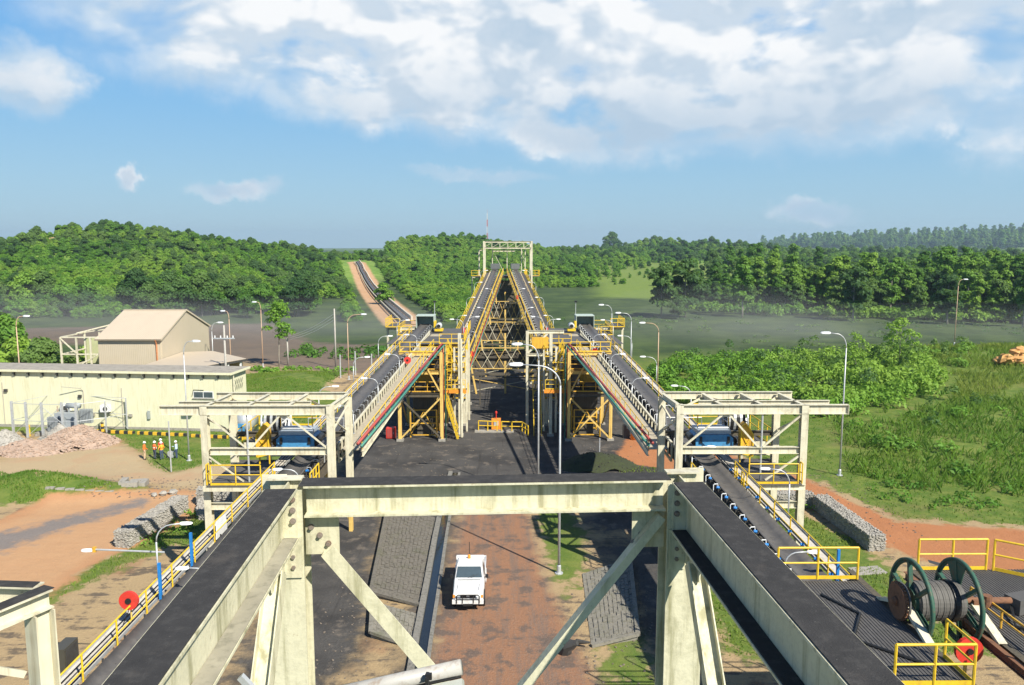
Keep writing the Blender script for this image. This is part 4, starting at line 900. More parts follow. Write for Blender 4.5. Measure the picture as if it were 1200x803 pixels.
# ------------------------------------------------------------------ transfer towers
def transfer_tower(s):
    side='left' if s<0 else 'right'
    t=thing('transfer_tower','yellow-cream steel transfer tower under the head of the %s conveyor'%side,'tower',(s*8.6,78.5,0),'transfer towers')
    cm=IVORY; B=MB
    cols=[(10.8,78.5,9.0),(6.5,78.5,9.2),(4.75,80.5,10.9),(4.6,85.5,9.4),(4.4,91.4,9.4),(10.8,85.5,9.2),(10.8,91.4,9.2),(6.5,85.5,9.2),(6.5,91.4,9.2),(10.8,99.5,9.2),(6.5,99.5,9.2),(4.6,97,9.0)]
    for x,y,h in cols: B().ibeam((s*x,y,0),(s*x,y,h),.32,.32,.025,.02,up=(0,1,0)).build('column',CREAM2 if x<5 else cm,t); B().box((s*x,y,.12),(.7,.7,.24)).build('footing',CONC,t)
    for z in (4.75,7.1,9.05):
        for y in (78.5,85.5,91.4,99.5): B().ibeam((s*10.8,y,z),(s*4.6 if y>80 else s*6.5,y,z),.2,.34,.02,.015).build('floor_beam',COALST if z<6 else cm,t)
        for x in (10.8,6.5): B().ibeam((s*x,78.7,z-.01),(s*x,99.4,z-.01),.2,.32,.02,.015).build('floor_beam',cm,t)
    for z,x0,x1,y0,y1 in ((4.97,6.6,10.7,79,91),(7.3,6.6,10.7,79,91),(9.28,4.4,12.9,84.5,100.2)): B().box((s*(x0+x1)/2,(y0+y1)/2,z),(x1-x0,y1-y0,.05)).build('floor_grating',COALST if z<9 else GALVD,t)
    for z in (5.0,7.33): handrail(t,[(s*10.6,79.0,z),(s*6.7,79.0,z)],1.05,1.2,YELD,.04)
    for z in (5.0,7.33): handrail(t,[(s*6.55,79.1,z),(s*6.55,90,z)],1.05,1.6,YELD,.04)
    # top deck rails
    handrail(t,[(s*7.2,84.6,9.3),(s*4.5,84.6,9.3),(s*4.5,100,9.3)],1.05,1.5,YEL,.04)
    handrail(t,[(s*11.4,92.6,9.3),(s*12.9,92.6,9.3),(s*12.9,100,9.3),(s*11.4,100,9.3)],1.05,1.3,YEL,.04)
    handrail(t,[(s*12.9,95,10.0),(s*14.6,95,10.0),(s*14.6,100,10.0)],1.05,1.1,YEL,.04)
    B().box((s*13.8,97.5,9.97),(1.8,5,.05)).build('side_platform',GALVD,t)
    for x in (12.9,14.5): B().ibeam((s*x,96,0),(s*x,96,9.9),.24,.24).build('column',CREAM2,t)
    B().ibeam((s*11.2,96,9.75),(s*14.7,96,9.75),.2,.3).build('floor_beam',CREAM2,t)
    # X bracing of the front bay
    for z0,z1 in ((.3,4.5),): 
        B().bar((s*10.7,78.42,z0),(s*6.6,78.42,z1),.16,.10,up=(0,1,0)).build('brace',cm,t); B().bar((s*6.6,78.34,z0),(s*10.7,78.34,z1),.16,.08,up=(0,1,0)).build('brace',COALST if s<0 else cm,t)
    B().bar((s*8.6,78.42,8.8),(s*6.7,78.42,5.2),.14,.1,up=(0,1,0)).build('brace',cm,t)
    for z0,z1 in ((.3,4.5),(5,8.9)):
        B().bar((s*6.5,79,z0),(s*6.5,85,z1),.14).build('brace',cm,t); B().bar((s*10.8,85,z0),(s*10.8,79,z1),.14).build('brace',cm,t); B().bar((s*6.5,91,z0),(s*6.5,86,z1),.14).build('brace',cm,t)
        B().bar((s*4.7,81,z0),(s*4.6,85,z1),.12).build('brace',CREAM2,t)
    # chute: hood, hopper and legs between the floors
    B().box((s*8.9,96.5,7.6),(1.9,3.0,2.6)).build('chute',YELD,t)
    P0=[(s*9.8,95,6.3),(s*8.0,95,6.3),(s*8.0,98,6.3),(s*9.8,98,6.3)]; P1=[(s*7.0,93,4.4),(s*6.0,93,4.4),(s*6.0,95,4.4),(s*7.0,95,4.4)]
    B().add(P0+P1,[(0,1,5,4),(1,2,6,5),(2,3,7,6),(3,0,4,7),(4,5,6,7)]).build('chute_spout',YELD,t)
    B().box((s*8.6,82.5,6.1),(2.6,2.2,1.5)).build('chute_box',YELD,t)
    B().box((s*8.7,83,3.6),(2.4,1.6,1.9)).build('lower_chute',COALST,t)
    # dark sheets added to deepen the shade; tray runs and pipes inside the tower
    for z0,z1,y in ((.4,4.4,91.0),(5.0,6.9,91.0),(5.0,8.9,85.9)): B().box((s*8.65,y,(z0+z1)/2),(4.0,.06,z1-z0)).build('darkening_sheet',COALST,t)
    B().box((s*10.72,85.2,6.8),(.05,5.6,3.6)).build('darkening_sheet',COALST,t)
    for i,(x,z) in enumerate(((7.0,5.9),(7.3,8.2),(9.9,8.1))): B().tube([(s*x,79.2,z),(s*x,90.6,z)],.12,8).build('process_pipe',[GALVD,COALST,YELD][i],t)
    for y in (79.6,82.2,84.8): B().bar((s*6.7,y,8.4),(s*10.6,y,8.4),.35,.1).build('cable_tray',COALST,t)
    B().box((s*7.4,80.2,6.0),(.7,.5,1.5)).build('control_panel',GALVD,t); B().box((s*9.7,80.0,8.0),(.9,.8,1.1)).build('motor_housing',YELD,t); B().tube([(s*8.3,79.9,5.5),(s*9.6,79.9,5.5)],.4,12).build('drive_drum',COALST,t)
    # inner platform with orange fascia, leading to the incline conveyor
    B().box((s*5.2,80.6,4.92),(2.3,1.6,.06)).build('inner_platform',GALVD,t); B().box((s*5.2,79.78,4.9),(2.35,.05,.36)).build('fascia',ORNG,t)
    handrail(t,[(s*6.3,79.85,5.1),(s*4.15,79.85,5.1)],1.0,.9,YEL,.04)
    # stair down the inner side
    def stair(p,q,n,w):
        b=MB(); d=Vector(q)-Vector(p)
        for e in (-w/2,w/2): b.bar((p[0]+e,p[1],p[2]),(q[0]+e,q[1],q[2]),.05,.22)
        b.build('stair_stringer',YEL,t)
        tm=shared(('tread',w),lambda: MB().box((0,0,0),(w-.06,.24,.03)).mesh('stair_tread',GALVD))
        for k in range(1,n): inst('stair_tread',tm,t,lerp(p,q,k/n))
        for e in (-w/2,w/2):
            MB().tube([(p[0]+e,p[1],p[2]+1.0),(q[0]+e,q[1],q[2]+1.0)],.04,6).build('stair_rail',YEL,t)
            for k in (0,.33,.66,1): c=lerp(p,q,k); MB().tube([(c[0]+e,c[1],c[2]),(c[0]+e,c[1],c[2]+1)],.035,6).build('stair_post',YEL,t)
    def stair_x(p,q,n,w):
        b=MB()
        for e in (-w/2,w/2): b.bar((p[0],p[1]+e,p[2]),(q[0],q[1]+e,q[2]),.05,.22)
        b.build('stair_stringer',YEL,t)
        tm=shared(('treadx',w),lambda: MB().box((0,0,0),(.24,w-.06,.03)).mesh('stair_tread',GALVD))
        for k in range(1,n): inst('stair_tread',tm,t,lerp(p,q,k/n))
        for e in (-w/2,w/2): MB().tube([(p[0],p[1]+e,p[2]+1.0),(q[0],q[1]+e,q[2]+1.0)],.04,6).build('stair_rail',YEL,t)
    stair_x((s*6.3,79.5,4.6),(s*4.9,79.2,.1),14,.8) if s<0 else stair((s*3.4,84.0,4.7),(s*3.4,80.2,.1),14,.8)
    stair_x((s*6.2,83.0,9.0),(s*4.6,83.0,5.1),12,.8)
    # ground-level cage
    b=MB()
    for x in (9.9,7.2): 
        for y in (80,83): b.box((s*x,y,1.45),(.14,.14,2.9))
    for z in (.25,1.5,2.9): b.bar((s*9.9,80,z),(s*7.2,80,z),.1); b.bar((s*9.9,83,z),(s*7.2,83,z),.1)
    b.bar((s*9.9,80,.3),(s*8.5,80,2.8),.07); b.bar((s*8.5,80,2.8),(s*7.2,80,.3),.07); b.build('cage_frame',YELD,t)
    MB().box((s*8.55,83.1,1.5),(2.6,.03,2.7)).build('cage_mesh_panel',COALST,t); MB().box((s*8.55,81.6,.75),(1.5,1.6,1.4)).build('gearbox',COALST,t)
    if s>0:
        b=MB().tube([(s*5.9,83,5.5),(s*5.9,83,8.2),(s*5.6,83,8.9),(s*5.0,83,9.2)],.28,12); b.build('dust_duct',mat('duct_grey',(.16,.17,.18),.5),t,True)
        MB().tube([(s*5.9,83,2.6),(s*5.9,83,5.6)],.28,12).build('dust_duct',GALVD,t,True)
        B().ibeam((s*2.4,84.5,0),(s*2.4,84.5,10.7),.3,.3,.02,.015,up=(0,1,0)).build('column',CREAM2,t); B().ibeam((s*2.4,84.5,10.6),(s*6.4,84.5,10.6),.24,.34).build('top_beam',CREAM2,t); B().ibeam((s*2.4,84.5,5.0),(s*6.4,84.5,5.0),.2,.3).build('floor_beam',CREAM2,t)
        B().ibeam((s*2.4,84.4,8.1),(s*6.4,84.4,8.1),.2,.3).build('floor_beam',CREAM2,t)
        handrail(t,[(s*2.6,84.4,5.2),(s*5.0,84.4,5.2)],1.0,1,YEL,.04)
        b=MB().box((s*3.8,84.8,9.4),(1.8,1.0,1.2)); b.build('junction_box',YELD,t); MB().bar((s*2.5,84.5,8.3),(s*4.6,84.5,10.4),.16,.2).build('brace',CREAM2,t)
    else:
        B().tube([(s*4.55,79.6,0.1),(s*4.55,79.6,10.4)],.14,10).build('riser_pipe',CREAM2,t)
    # crowded inner side: slim columns, landings and rails, cage ladder
    for x,y,h in ((4.15,82.6,8.9),(4.15,88.2,9.2),(5.4,82.0,9.2)): B().box((s*x,y,h/2),(.2,.2,h)).build('column',CREAM2,t)
    for z,y0,y1 in ((6.7,80.8,84.4),(8.1,82.5,90.5),(3.2,84.5,90.5)):
        B().box((s*4.9,(y0+y1)/2,z),(1.3,y1-y0,.05)).build('landing',GALVD,t); handrail(t,[(s*4.25,y0,z+.03),(s*4.25,y1,z+.03)],1.05,1.1,YEL,.045); handrail(t,[(s*5.5,y0,z+.03),(s*4.25,y0,z+.03)],1.05,.7,YEL,.045)
    b=MB()
    for e in (-.22,.22): b.tube([(s*5.75+e,79.3,5.1),(s*5.75+e,79.3,10.2)],.035,6)
    for k in range(16): b.tube([(s*5.75-.22,79.3,5.3+.3*k),(s*5.75+.22,79.3,5.3+.3*k)],.022,5)
    b.build('ladder',YEL,t)
    for k in range(4): B().ring((s*5.75,79.0,7.3+.8*k),(0,0,1),.36,.05,.02,14).build('ladder_hoop',YEL,t)
    handrail(t,[(s*10.7,78.7,9.2),(s*6.6,78.7,9.2)],1.0,1.0,YEL,.045); handrail(t,[(s*10.9,79,5.0),(s*10.9,90.5,5.0)],1.0,1.6,YELD,.045)
    # fire cabinet on the rail, lamps
    MB().box((s*4.6,86.2,10.55),(.3,.2,.65)).build('fire_cabinet',RED,t)
    gallery_lamp('curved lamp on the %s transfer tower deck, arm over the gap'%side,s*4.6,86.0,9.3,(-1 if s<0 else 1,0,0),2.5,1.1)
    gallery_lamp('curved lamp on the %s transfer tower deck, arm towards its conveyor'%side,s*4.4,90,9.3,(1 if s<0 else -1,.2,0),2.4,1.0)
for s in (-1,1): transfer_tower(s)

# ------------------------------------------------------------------ incline conveyors up to the far tower
def incline(s):
    side='left' if s<0 else 'right'
    t=thing('incline_conveyor','%s one of two steep belt conveyors climbing to the far tower'%side,'conveyor',(s*6.7,89,0),'incline conveyors')
    p0=Vector((s*6.9,88,3.9)); p1=Vector((s*2.05,158.5,15.0)); d=(p1-p0); L=d.length; d.normalize(); X=Vector((d.y,-d.x,0)).normalized(); inn=-s
    pt=lambda k,a=0,z=0: tuple(p0+d*k+X*a+Vector((0,0,z)))
    trough(MB(),[pt(k*L/16) for k in range(17)],X).build('belt',RUBBER,t,True)
    ri=math.atan2(-d.x,d.y)
    for k in range(int(L/1.6)):
        inst('idler',idler_mesh(None),t,pt(k*1.6+.4),(0,0,ri)); inst('guard_bracket',GUARD(1),t,pt(k*1.6+.8,-.8),(0,0,ri)); inst('guard_bracket',GUARD(-1),t,pt(k*1.6+.8,.8),(0,0,ri))
    for a in (-.95,.95):
        for z in (-.35,-1.5): MB().bar(pt(0,a,z),pt(L,a,z),.12).build('truss_chord',IVORY,t)
        b=MB(); n=int(L/2.4)
        for k in range(n): b.bar(pt(k*2.4,a,-.4 if k%2 else -1.45),pt(k*2.4+2.4,a,-1.45 if k%2 else -.4),.08)
        b.build('truss_web',YELD,t)
    for a,m in ((-1.75,IVORY),(1.75,IVORY)):
        MB().bar(pt(0,a*.78,-.6),pt(L,a*.78,-.6),.75,.04).build('walkway',GALVD,t)
        handrail(t,[pt(2,a,-.58),pt(L-1,a,-.58)],1.1,2.3,YEL,.04,kick=True)
        if a*X.x*inn>0: MB().bar(pt(1,a*.62,.12),pt(L,a*.62,.12),.09).build('inner_parapet_rail',YEL,t)
    MB().bar(pt(0,0,-1.5),pt(L,0,-1.5),1.8,.03).build('belly_sheet',COALST,t)
    # pipes along the inner side
    for m,a,z,r,c in ((REDP,1.92,-.30,.07,'red'),(GRNP,1.98,-.52,.06,'green')):
        a*=(1 if X.x*inn>0 else -1)
        if s<0: tag(MB().tube([pt(0,a,z),pt(L*.85,a,z)],r,8).build('service_pipe',m,None,True),'%s pipe climbing along the inner rail of the left incline conveyor'%c,'pipe','service pipes')
    MB().box(pt(L+.6,0,.6),(1.7,2.0,1.0),ri).build('head_hood',mat('grey_hood',(.13,.14,.14),.6),t)
    MB().tube([pt(L-.2,-.6,-.1),pt(L-.2,.6,-.1)],.35,12).build('head_pulley',DARK,t)
    for i,k in enumerate((14,26,38,50,61)):
        a=1.9*(-inn if X.x>0 else inn); gallery_lamp('tiny curved lamp on the outer rail of the %s incline, %s from the bottom'%(side,('first','second','third','fourth','fifth')[i]),*pt(k,a,-.5),(-X*a),2.3,1.0)
    for i,k in enumerate((20,34,48)):
        a=1.45*(inn if X.x>0 else -inn); gallery_lamp('tiny lamp over the %s incline belt, %s from the bottom on its inner side'%(side,('first','second','third')[i]),*pt(k,a,-.5),(-X*a),1.6,.8)
    # red fire cabinet
    c=pt(45 if s>0 else 12,1.8*(inn if X.x>0 else -inn),.3); o=MB().box((0,0,0),(.35,.25,.6)).build('fire_cabinet',RED); o.location=c; tag(o,'small red cabinet on the inner rail of the %s incline conveyor'%side,'cabinet')
    return pt,L
INC={s:incline(s) for s in (-1,1)}
def bent(y,i):
    t=thing('trestle_bent','braced steel trestle under the incline conveyors, %s counted from the front'%('first','second','third','fourth')[i],'trestle',(0,y,0),'trestles of the incline conveyors')
    tops={}
    for s in (-1,1):
        f=(y-88)/70.5; xc=s*(6.9-4.85*f); zc=3.9+11.1*f-1.6
        for e,sp in ((-1.0,.9),(1.0,-.9)):
            MB().ibeam((xc+e,y,zc),(xc+e*(1+.09*zc)*1.05 if 0 else xc+e*1.0+(-s*.9 if e*s<0 else s*.7),y,0),.22,.22,.02,.015,up=(0,1,0)).build('leg',IVORY,t)
        MB().bar((xc-1.1,y,zc-.1),(xc+1.1,y,zc-.1),.2).build('cap_beam',IVORY,t)
        n=max(1,int(zc/3.5))
        for k in range(n):
            z0=.3+k*(zc-.6)/n; z1=.3+(k+1)*(zc-.6)/n; a=1.35-.3*z0/zc
            MB().bar((xc-a,y,z0),(xc+a,y,z1),.09).build('brace',IVORY,t); MB().bar((xc+a,y,z0),(xc-a,y,z1),.09).build('brace',COALST,t); MB().bar((xc-a,y,z1),(xc+a,y,z1),.1).build('strut',IVORY,t)
        tops[s]=(xc,zc)
    x=tops[1][0]
    for z in [k*3.2+2.2 for k in range(int((tops[1][1]-1)/3.2))]: MB().bar((-x,y+.1,z),(x,y+.1,z),.14).build('cross_strut',COALST,t); MB().bar((-x*.9,y+.15,z),(x*.9,y+.15,z-2),.09).build('cross_brace',IVORY,t); MB().bar((x*.9,y+.2,z),(-x*.9,y+.2,z-2),.07).build('cross_brace',CREAM2,t)
    MB().ibeam((0,y+.3,0),(0,y+.3,tops[1][1]-.4),.26,.26).build('centre_leg',IVORY,t)
for i,y in enumerate((104,118,133,147)): bent(y,i)
for i,y in enumerate((111,125.5,140)):
    t=thing('dark_bent','coal-black intermediate trestle under the incline conveyors, %s from the front'%('first','second','third')[i],'trestle',(0,y,0),'dark trestles of the incline conveyors')
    f=(y-88)/70.5; xx=6.9-4.85*f; zc=3.9+11.1*f-1.7
    for x in (-xx-.8,-xx+.8,xx-.8,xx+.8): MB().ibeam((x,y,0),(x,y,zc),.24,.24).build('leg',COALST,t)
    for z in [1.6+2.4*k for k in range(int(zc/2.4))]: MB().bar((-xx-.8,y,z),(xx+.8,y,z),.22,.3).build('strut',COALST,t); MB().bar((-xx,y+.1,z),(xx,y+.1,z+1.4),.12).build('brace',COALST,t)
    MB().box((0,y+.3,zc-2.2),(2*xx-1.6,.06,2.6)).build('darkening_sheet',COALST,t)  # dark sheet added to darken the space under the inclines
    n=6; z0=.4
    for k in range(n):
        xa=-xx+.2+k*(2*xx-.4)/n; xc=xa+(2*xx-.4)/n; MB().bar((xa,y-.2,zc-3.4),(xc,y-.2,zc-.5),.07).bar((xc,y-.25,zc-3.4),(xa,y-.25,zc-.5),.07).build('lattice_brace',CREAM2 if k%2 else IVORY,t)
    for z in (zc-3.45,zc-.45): MB().bar((-xx,y-.22,z),(xx,y-.22,z),.12).build('lattice_chord',IVORY,t)
def far_tower():
    t=thing('head_tower','far steel head tower with open cream portal frame on top','tower',(.5,160,0))
    X0,X1=-4.3,5.4; zt=20.75
    for x in (X0,X1):
        for y in (159.5,167): MB().ibeam((x,y,0),(x,y,zt),.34,.34,.02,.016,up=(0,1,0)).build('column',CREAM2,t)
    for x in (-5.4,-6.9): MB().ibeam((x,163,0),(x,163,19 if x>-6 else 13.4),.24,.24).build('column',CREAM2,t)
    for z in (zt-.15,zt-1.4): 
        for y in (159.5,167): MB().ibeam((X0,y,z),(X1,y,z),.24,.28).build('top_beam',CREAM2,t)
        for x in (X0,X1): MB().ibeam((x,159.6,z),(x,167,z),.2,.26).build('top_beam',CREAM2,t)
    b=MB()
    for k in range(7): x=X0+(X1-X0)*k/6; b.box((x,159.5,zt-.78),(.12,.12,1.0))
    for k in range(6): x=X0+(X1-X0)*k/6; b.bar((x,159.5,zt-1.3),(x+(X1-X0)/6,159.5,zt-.3),.06)
    b.build('lattice',CREAM2,t)
    MB().ibeam((-2.5,160.5,zt-2.0),(2.0,160.5,zt-2.0),.2,.26).build('crane_beam',CREAM2,t)
    for x in (-2.6,.4): MB().ibeam((x,161,13.8),(x,161,zt-1.6),.16,.16).build('hanger',CREAM2,t)
    for x in (3.4,4.2): MB().ibeam((x,164,13.8),(x,164,zt-1.6),.16,.16).build('hanger',CREAM2,t)
    MB().bar((-2.4,160.6,zt-2.2),(-.3,160.6,14.6),.08).build('brace',CREAM2,t); MB().bar((3.5,163.5,zt-2),(4.3,163.5,14.5),.09).build('brace',CREAM2,t)
    MB().bar((-5.4,163,18.8),(X0,160,zt-.4),.12).build('brace',CREAM2,t); MB().ibeam((-6.9,163,13.3),(-5.3,163,13.3),.2,.24).build('side_beam',CREAM2,t); MB().ibeam((-5.4,163,18.9),(X0,163,18.9),.2,.24).build('side_beam',CREAM2,t)
    MB().box((.5,163.5,13.6),(13,7.2,.12)).build('deck',GALVD,t)
    for z in (3.5,7,10.3,13.4):
        for y in (159.6,167): MB().ibeam((X0,y,z),(X1,y,z),.22,.3).build('floor_beam',COALST,t)
    for z0 in (.3,3.7,7.2,10.5):
        for a,c in ((X0,.5),(.5,X1)): MB().bar((a,159.55,z0),(c,159.55,z0+3),.12).build('brace',COALST,t); MB().bar((c,159.55,z0),(a,159.55,z0+3),.12).build('brace',COALST,t)
    handrail(t,[(-6.9,160,13.7),(-4.2,160,13.7)],1.1,1.2,YEL,.05); handrail(t,[(5.2,160,13.7),(7.0,160,13.7),(7,167,13.7)],1.1,1.2,YEL,.05)
    for x in (-3.4,4.3): MB().box((x,160.6,14.5),(.7,.8,1.0)).build('drive_guard',YEL,t)
    MB().box((.5,159.9,6.6),(9.4,.06,12.4)).build('darkening_sheet',COALST,t); MB().box((.3,163.5,8),(5,3,9)).build('chute',COALST,t)  # dark front sheet added so the gap below the inclines reads dark
far_tower()
def lattice_mast():
    x,y=-15.8,700; z=hz(x,y); t=thing('lattice_mast','thin red and white lattice mast on the hilltop behind the far tower','mast',(x,y,z))
    H=48-z; b=MB()
    for a,e in ((-.7,-.4),(.7,-.4),(0,.8)): b.bar((a,e,0),(a*.3,e*.3,H),.22)
    for k in range(14):
        z0=H*k/14; z1=H*(k+1)/14; f=1-.7*k/14; b.bar((-.7*f,-.4*f,z0),(.7*f,-.4*f,z1),.12); b.bar((.7*f,-.4*f,z0),(0,.8*f,z1),.12)
    b.build('lattice',MASTM,t,local=True); MB().tube([(0,0,H),(0,0,H+3)],.08,5).build('antenna',MASTM,t,local=True)
lattice_mast()
def overland():
    t=thing('overland_conveyor','far belt conveyor with pale cover climbing over the hill in an earth cutting','conveyor',(-24,196,0))
    b=MB(); c=MB(); w=MB(); leg=MB(); pts=[]
    for (a,d) in zip(OVL,OVL[1:]):
        for k in range(8): pts.append(lerp(a,d,k/8))
    P=[(x,y,hz(x,y)+1.5) for x,y in pts]; X=Vector((.97,.24,0))
    trough(b,P,X,.8,.15); b.build('belt',RUBBER,t)
    for p,q in zip(P,P[1:]):
        c.bar((p[0]+1.5,p[1],p[2]+.2),(q[0]+1.5,q[1],q[2]+.2),.5,1.0); w.bar((p[0]-1.5,p[1],p[2]-.2),(q[0]-1.5,q[1],q[2]-.2),.25,.35); leg.box((p[0],p[1],p[2]-.9),(2.6,.25,1.3))
    c.build('side_cover',mat('pale_cover_sheet',(.55,.47,.36),.7),t); w.build('stringer',CREAM2,t); leg.build('supports',DARK,t)
overland()

# ------------------------------------------------------------------ buildings
def long_building():
    a=math.atan2(82.7-85.4,-29.5+56.0); Lx=46; Dp=3.9; H=6.35; ox,oy=-29.5,82.7
    t=thing('flat_building','long low cream building with grey flat roof and air conditioners','building',(ox,oy,0))
    ux,uy=math.cos(a),math.sin(a); W=lambda u,v,z:(ox-u*ux-v*uy*0+v*(-uy),oy-u*uy+v*ux,z)
    # walls
    b=MB()
    def wall(u0,v0,u1,v1,z0,z1,th=.2): b.bar(W(u0,v0,(z0+z1)/2),W(u1,v1,(z0+z1)/2),th,z1-z0)
    wall(0,0,Lx,0,0,H); wall(0,Dp,Lx,Dp,0,H); wall(0.1,.1,.1,Dp-.1,0,H); wall(Lx,.1,Lx,Dp-.1,0,H); b.build('wall',WALLC,t)
    r=MB(); r.bar(W(-.35,Dp/2,H+.06),W(Lx,Dp/2,H+.06),Dp+.9,.10); ro=r.build('roof',ROOFG,t)
    MB().bar(W(-.4,-.5,H+.02),W(Lx,-.5,H+.02),.05,.24).build('fascia',WALLC,ro); MB().bar(W(-.42,-.5,H+.02),W(-.42,Dp+.4,H+.02),.05,.24).build('fascia',WALLC,ro)
    k=shared('bracket',lambda: MB().box((0,0,0),(.14,.34,.14)).box((0,.10,-.18),(.12,.12,.26)).mesh('bracket',DARK))
    for i in range(26): inst('bracket',k,t,W(1.2+i*1.66,-.28,H-.28),(0,0,a))
    # window with mullion
    wn=MB().bar(W(1.85,-.11,4.0),W(4.1,-.11,4.0),.04,.72).build('window',WHITE,t); 
    for u0,u1 in ((1.92,2.92),(3.0,4.02)): MB().bar(W(u0,-.135,4.0),W(u1,-.135,4.0),.02,.6).build('pane',GLASS,wn)
    MB().bar(W(1.75,-.16,3.58),W(4.2,-.16,3.58),.14,.06).build('sill',CONC,wn)
    MB().bar(W(-.12,2.2,1.1),W(-.12,3.2,1.1),.05,2.1).build('side_door',GLASS,t) if 0 else MB().bar(W(-.01,2.0,1.05),W(-.01,3.0,1.05),.05,2.1).build('side_door',mat('brown_door',(.12,.08,.05),.6),t)
    # air conditioner units with pipe trunking
    for u in (18.6,14.0,30.2,4.6):
        o=MB().bar(W(u-.5,-.38,2.35),W(u+.5,-.38,2.35),.5,.75).build('air_conditioner',WHITE,t); c=W(u-.12,-.65,2.35)
        MB().tube([c,(c[0],c[1]-.02,c[2])],.25,14).build('fan_grille',DARK,o); MB().bar(W(u-.4,-.3,1.93),W(u+.4,-.3,1.93),.4,.05).build('bracket',DARK,o)
    for u,z0,z1 in ((16.6,1.4,4.2),(29.6,.9,4.6),(12.2,.2,4.6),(26.0,.3,5.0)): MB().tube([W(u,-.15,z0),W(u,-.15,z1)],.04,6).build('conduit',mat('conduit_grey',(.42,.38,.32),.6),t)
    MB().tube([W(16.6,-.15,4.2),W(16.8,-.3,4.5),W(18.6,-.9,4.75)],.035,6).build('conduit',CONC,t); MB().tube([W(2.9,-.15,4.5),W(4.0,-.2,4.55),W(4.2,-.2,3.9)],.03,6).build('conduit',DARK,t)
    for u,z in ((15.6,1.6),(17.0,3.6),(25.6,4.1),(11.3,1.6),(28.2,1.5)): MB().box(W(u,-.2,z),(.35,.2,.3),a).build('junction_box',DARK if z>3 else CONC,t)
    MB().box(W(9.2,-.2,1.7),(.3,.18,.9),a).build('meter_box',mat('meter_grey',(.35,.38,.36),.5),t)
    MB().tube([W(-.25,.4,.1),W(-.25,.4,H-.2)],.06,6).build('downpipe',CREAM2,t)
    for z in (4.4,5.0): 
        b=MB(); 
        for k in range(5): b.bar(W(-.14,.6+k*.5,z),W(-.14,.8+k*.5,z+.5),.03,.05)
        b.build('cable_bracket',DARK,t)
    MB().bar(W(0,-.12,.15),W(Lx,-.12,.15),.06,.3).build('plinth',CONC,t)
long_building()
def gabled_shed():
    t=thing('gabled_shed','tan sheet-metal shed with gable roof rising behind the long building','building',(-48,108,0))
    x0,x1=-52.3,-44.3; y0,y1,ym=100,116.2,108; e,r=7.95,11.0
    MB().box(((x0+x1)/2,y0,e/2),(x1-x0,.12,e)).build('front_wall',TANW_X,t); MB().box(((x0+x1)/2,y1,e/2),(x1-x0,.12,e)).build('rear_wall',TANW_X,t)
    for x in (x0,x1): MB().poly([(x,y0+.06,0),(x,y1-.06,0),(x,y1-.06,e),(x,ym,r-.05),(x,y0+.06,e)],.1).build('gable_wall',TANW_Y,t)
    ro=MB().poly([(x0-.3,y0-.35,e-.02),(x1+.25,y0-.35,e-.02),(x1+.25,ym,r+.05),(x0-.3,ym,r+.05)],.06).poly([(x0-.3,ym,r+.05),(x1+.25,ym,r+.05),(x1+.25,y1+.35,e-.02),(x0-.3,y1+.35,e-.02)],.06).build('roof',TANR_X,t)
    MB().bar((x0-.3,ym,r+.14),(x1+.25,ym,r+.14),.4,.05).build('ridge_cap',TAN,ro); MB().chan((x0-.3,y0-.42,e-.02),(x1+.25,y0-.42,e-.02),.16,.16,.01).build('gutter',TAN,ro)
    MB().bar((x1+.27,y0-.35,e),(x1+.27,ym,r+.08),.04,.22).bar((x1+.27,ym,r+.08),(x1+.27,y1+.35,e),.04,.22).build('barge_board',TAN,ro)
    MB().tube([(x1-.5,y0-.42,e-.05),(x1-.5,y0-.15,e-.6),(x1-.5,y0-.15,.2)],.1,8).build('downpipe',mat('rusty_downpipe',(.5,.2,.08),.7,dirt=(.5,.4,.3),dirt_amt=.4),t)
    # low lean-to roof to the right
    l=thing('lean_to','low open lean-to with tan roof right of the gabled shed','shed',(-38,102,0))
    MB().poly([(-44.1,93.0,5.35),(-37.0,93.5,5.3),(-33.6,100.5,5.3),(-40.5,107.5,5.35),(-44.1,106,5.4)],.08).build('roof',TANR,l)
    MB().bar((-37.0,93.4,5.2),(-33.5,100.5,5.2),.06,.28).build('fascia',DARK,l)
    for x,y in ((-36.8,94.2),(-35.9,96.0),(-35,97.8),(-34.1,99.8),(-38,104)): MB().box((x,y,2.6),(.2,.2,5.2)).build('post',WHITE,l)
    MB().bar((-34.4,101.2,2.6),(-40.4,107.3,2.6),.15,5.2).build('rear_wall',TAN,l)
    # open steel lattice bay on the left
    f=thing('steel_bay','open cream steel lattice bay on the left end of the gabled shed','steel frame',(-54.5,101,0))
    for x in (-57.2,-55.2,-53.4):
        for y in (100.2,106): MB().box((x,y,4.1),(.2,.2,8.2)).build('post',CREAM2,f)
    for z in (8.2,6.0,4.2,2.2): MB().bar((-57.2,100.2,z),(-52.4,100.2,z),.16).build('beam',CREAM2,f); MB().bar((-57.2,100.3,z),(-57.2,106,z),.16).build('beam',CREAM2,f)
    MB().bar((-57.2,100.1,8.1),(-55.2,100.1,6.1),.13).build('brace',CREAM2,f); MB().bar((-55.2,100.1,4.4),(-52.6,100.1,5.9),.13).build('brace',CREAM2,f); MB().bar((-57.2,104,8.3),(-52.4,108,9.6),.14).build('beam',CREAM2,f); MB().bar((-57.2,106,8.2),(-52.4,106,8.9),.14).build('beam',CREAM2,f)
    MB().box((-54.8,105.9,5.8),(4.4,.04,3.6)).build('mesh_panel',mat('translucent_sheet',(.42,.44,.24),.7),f)
gabled_shed()
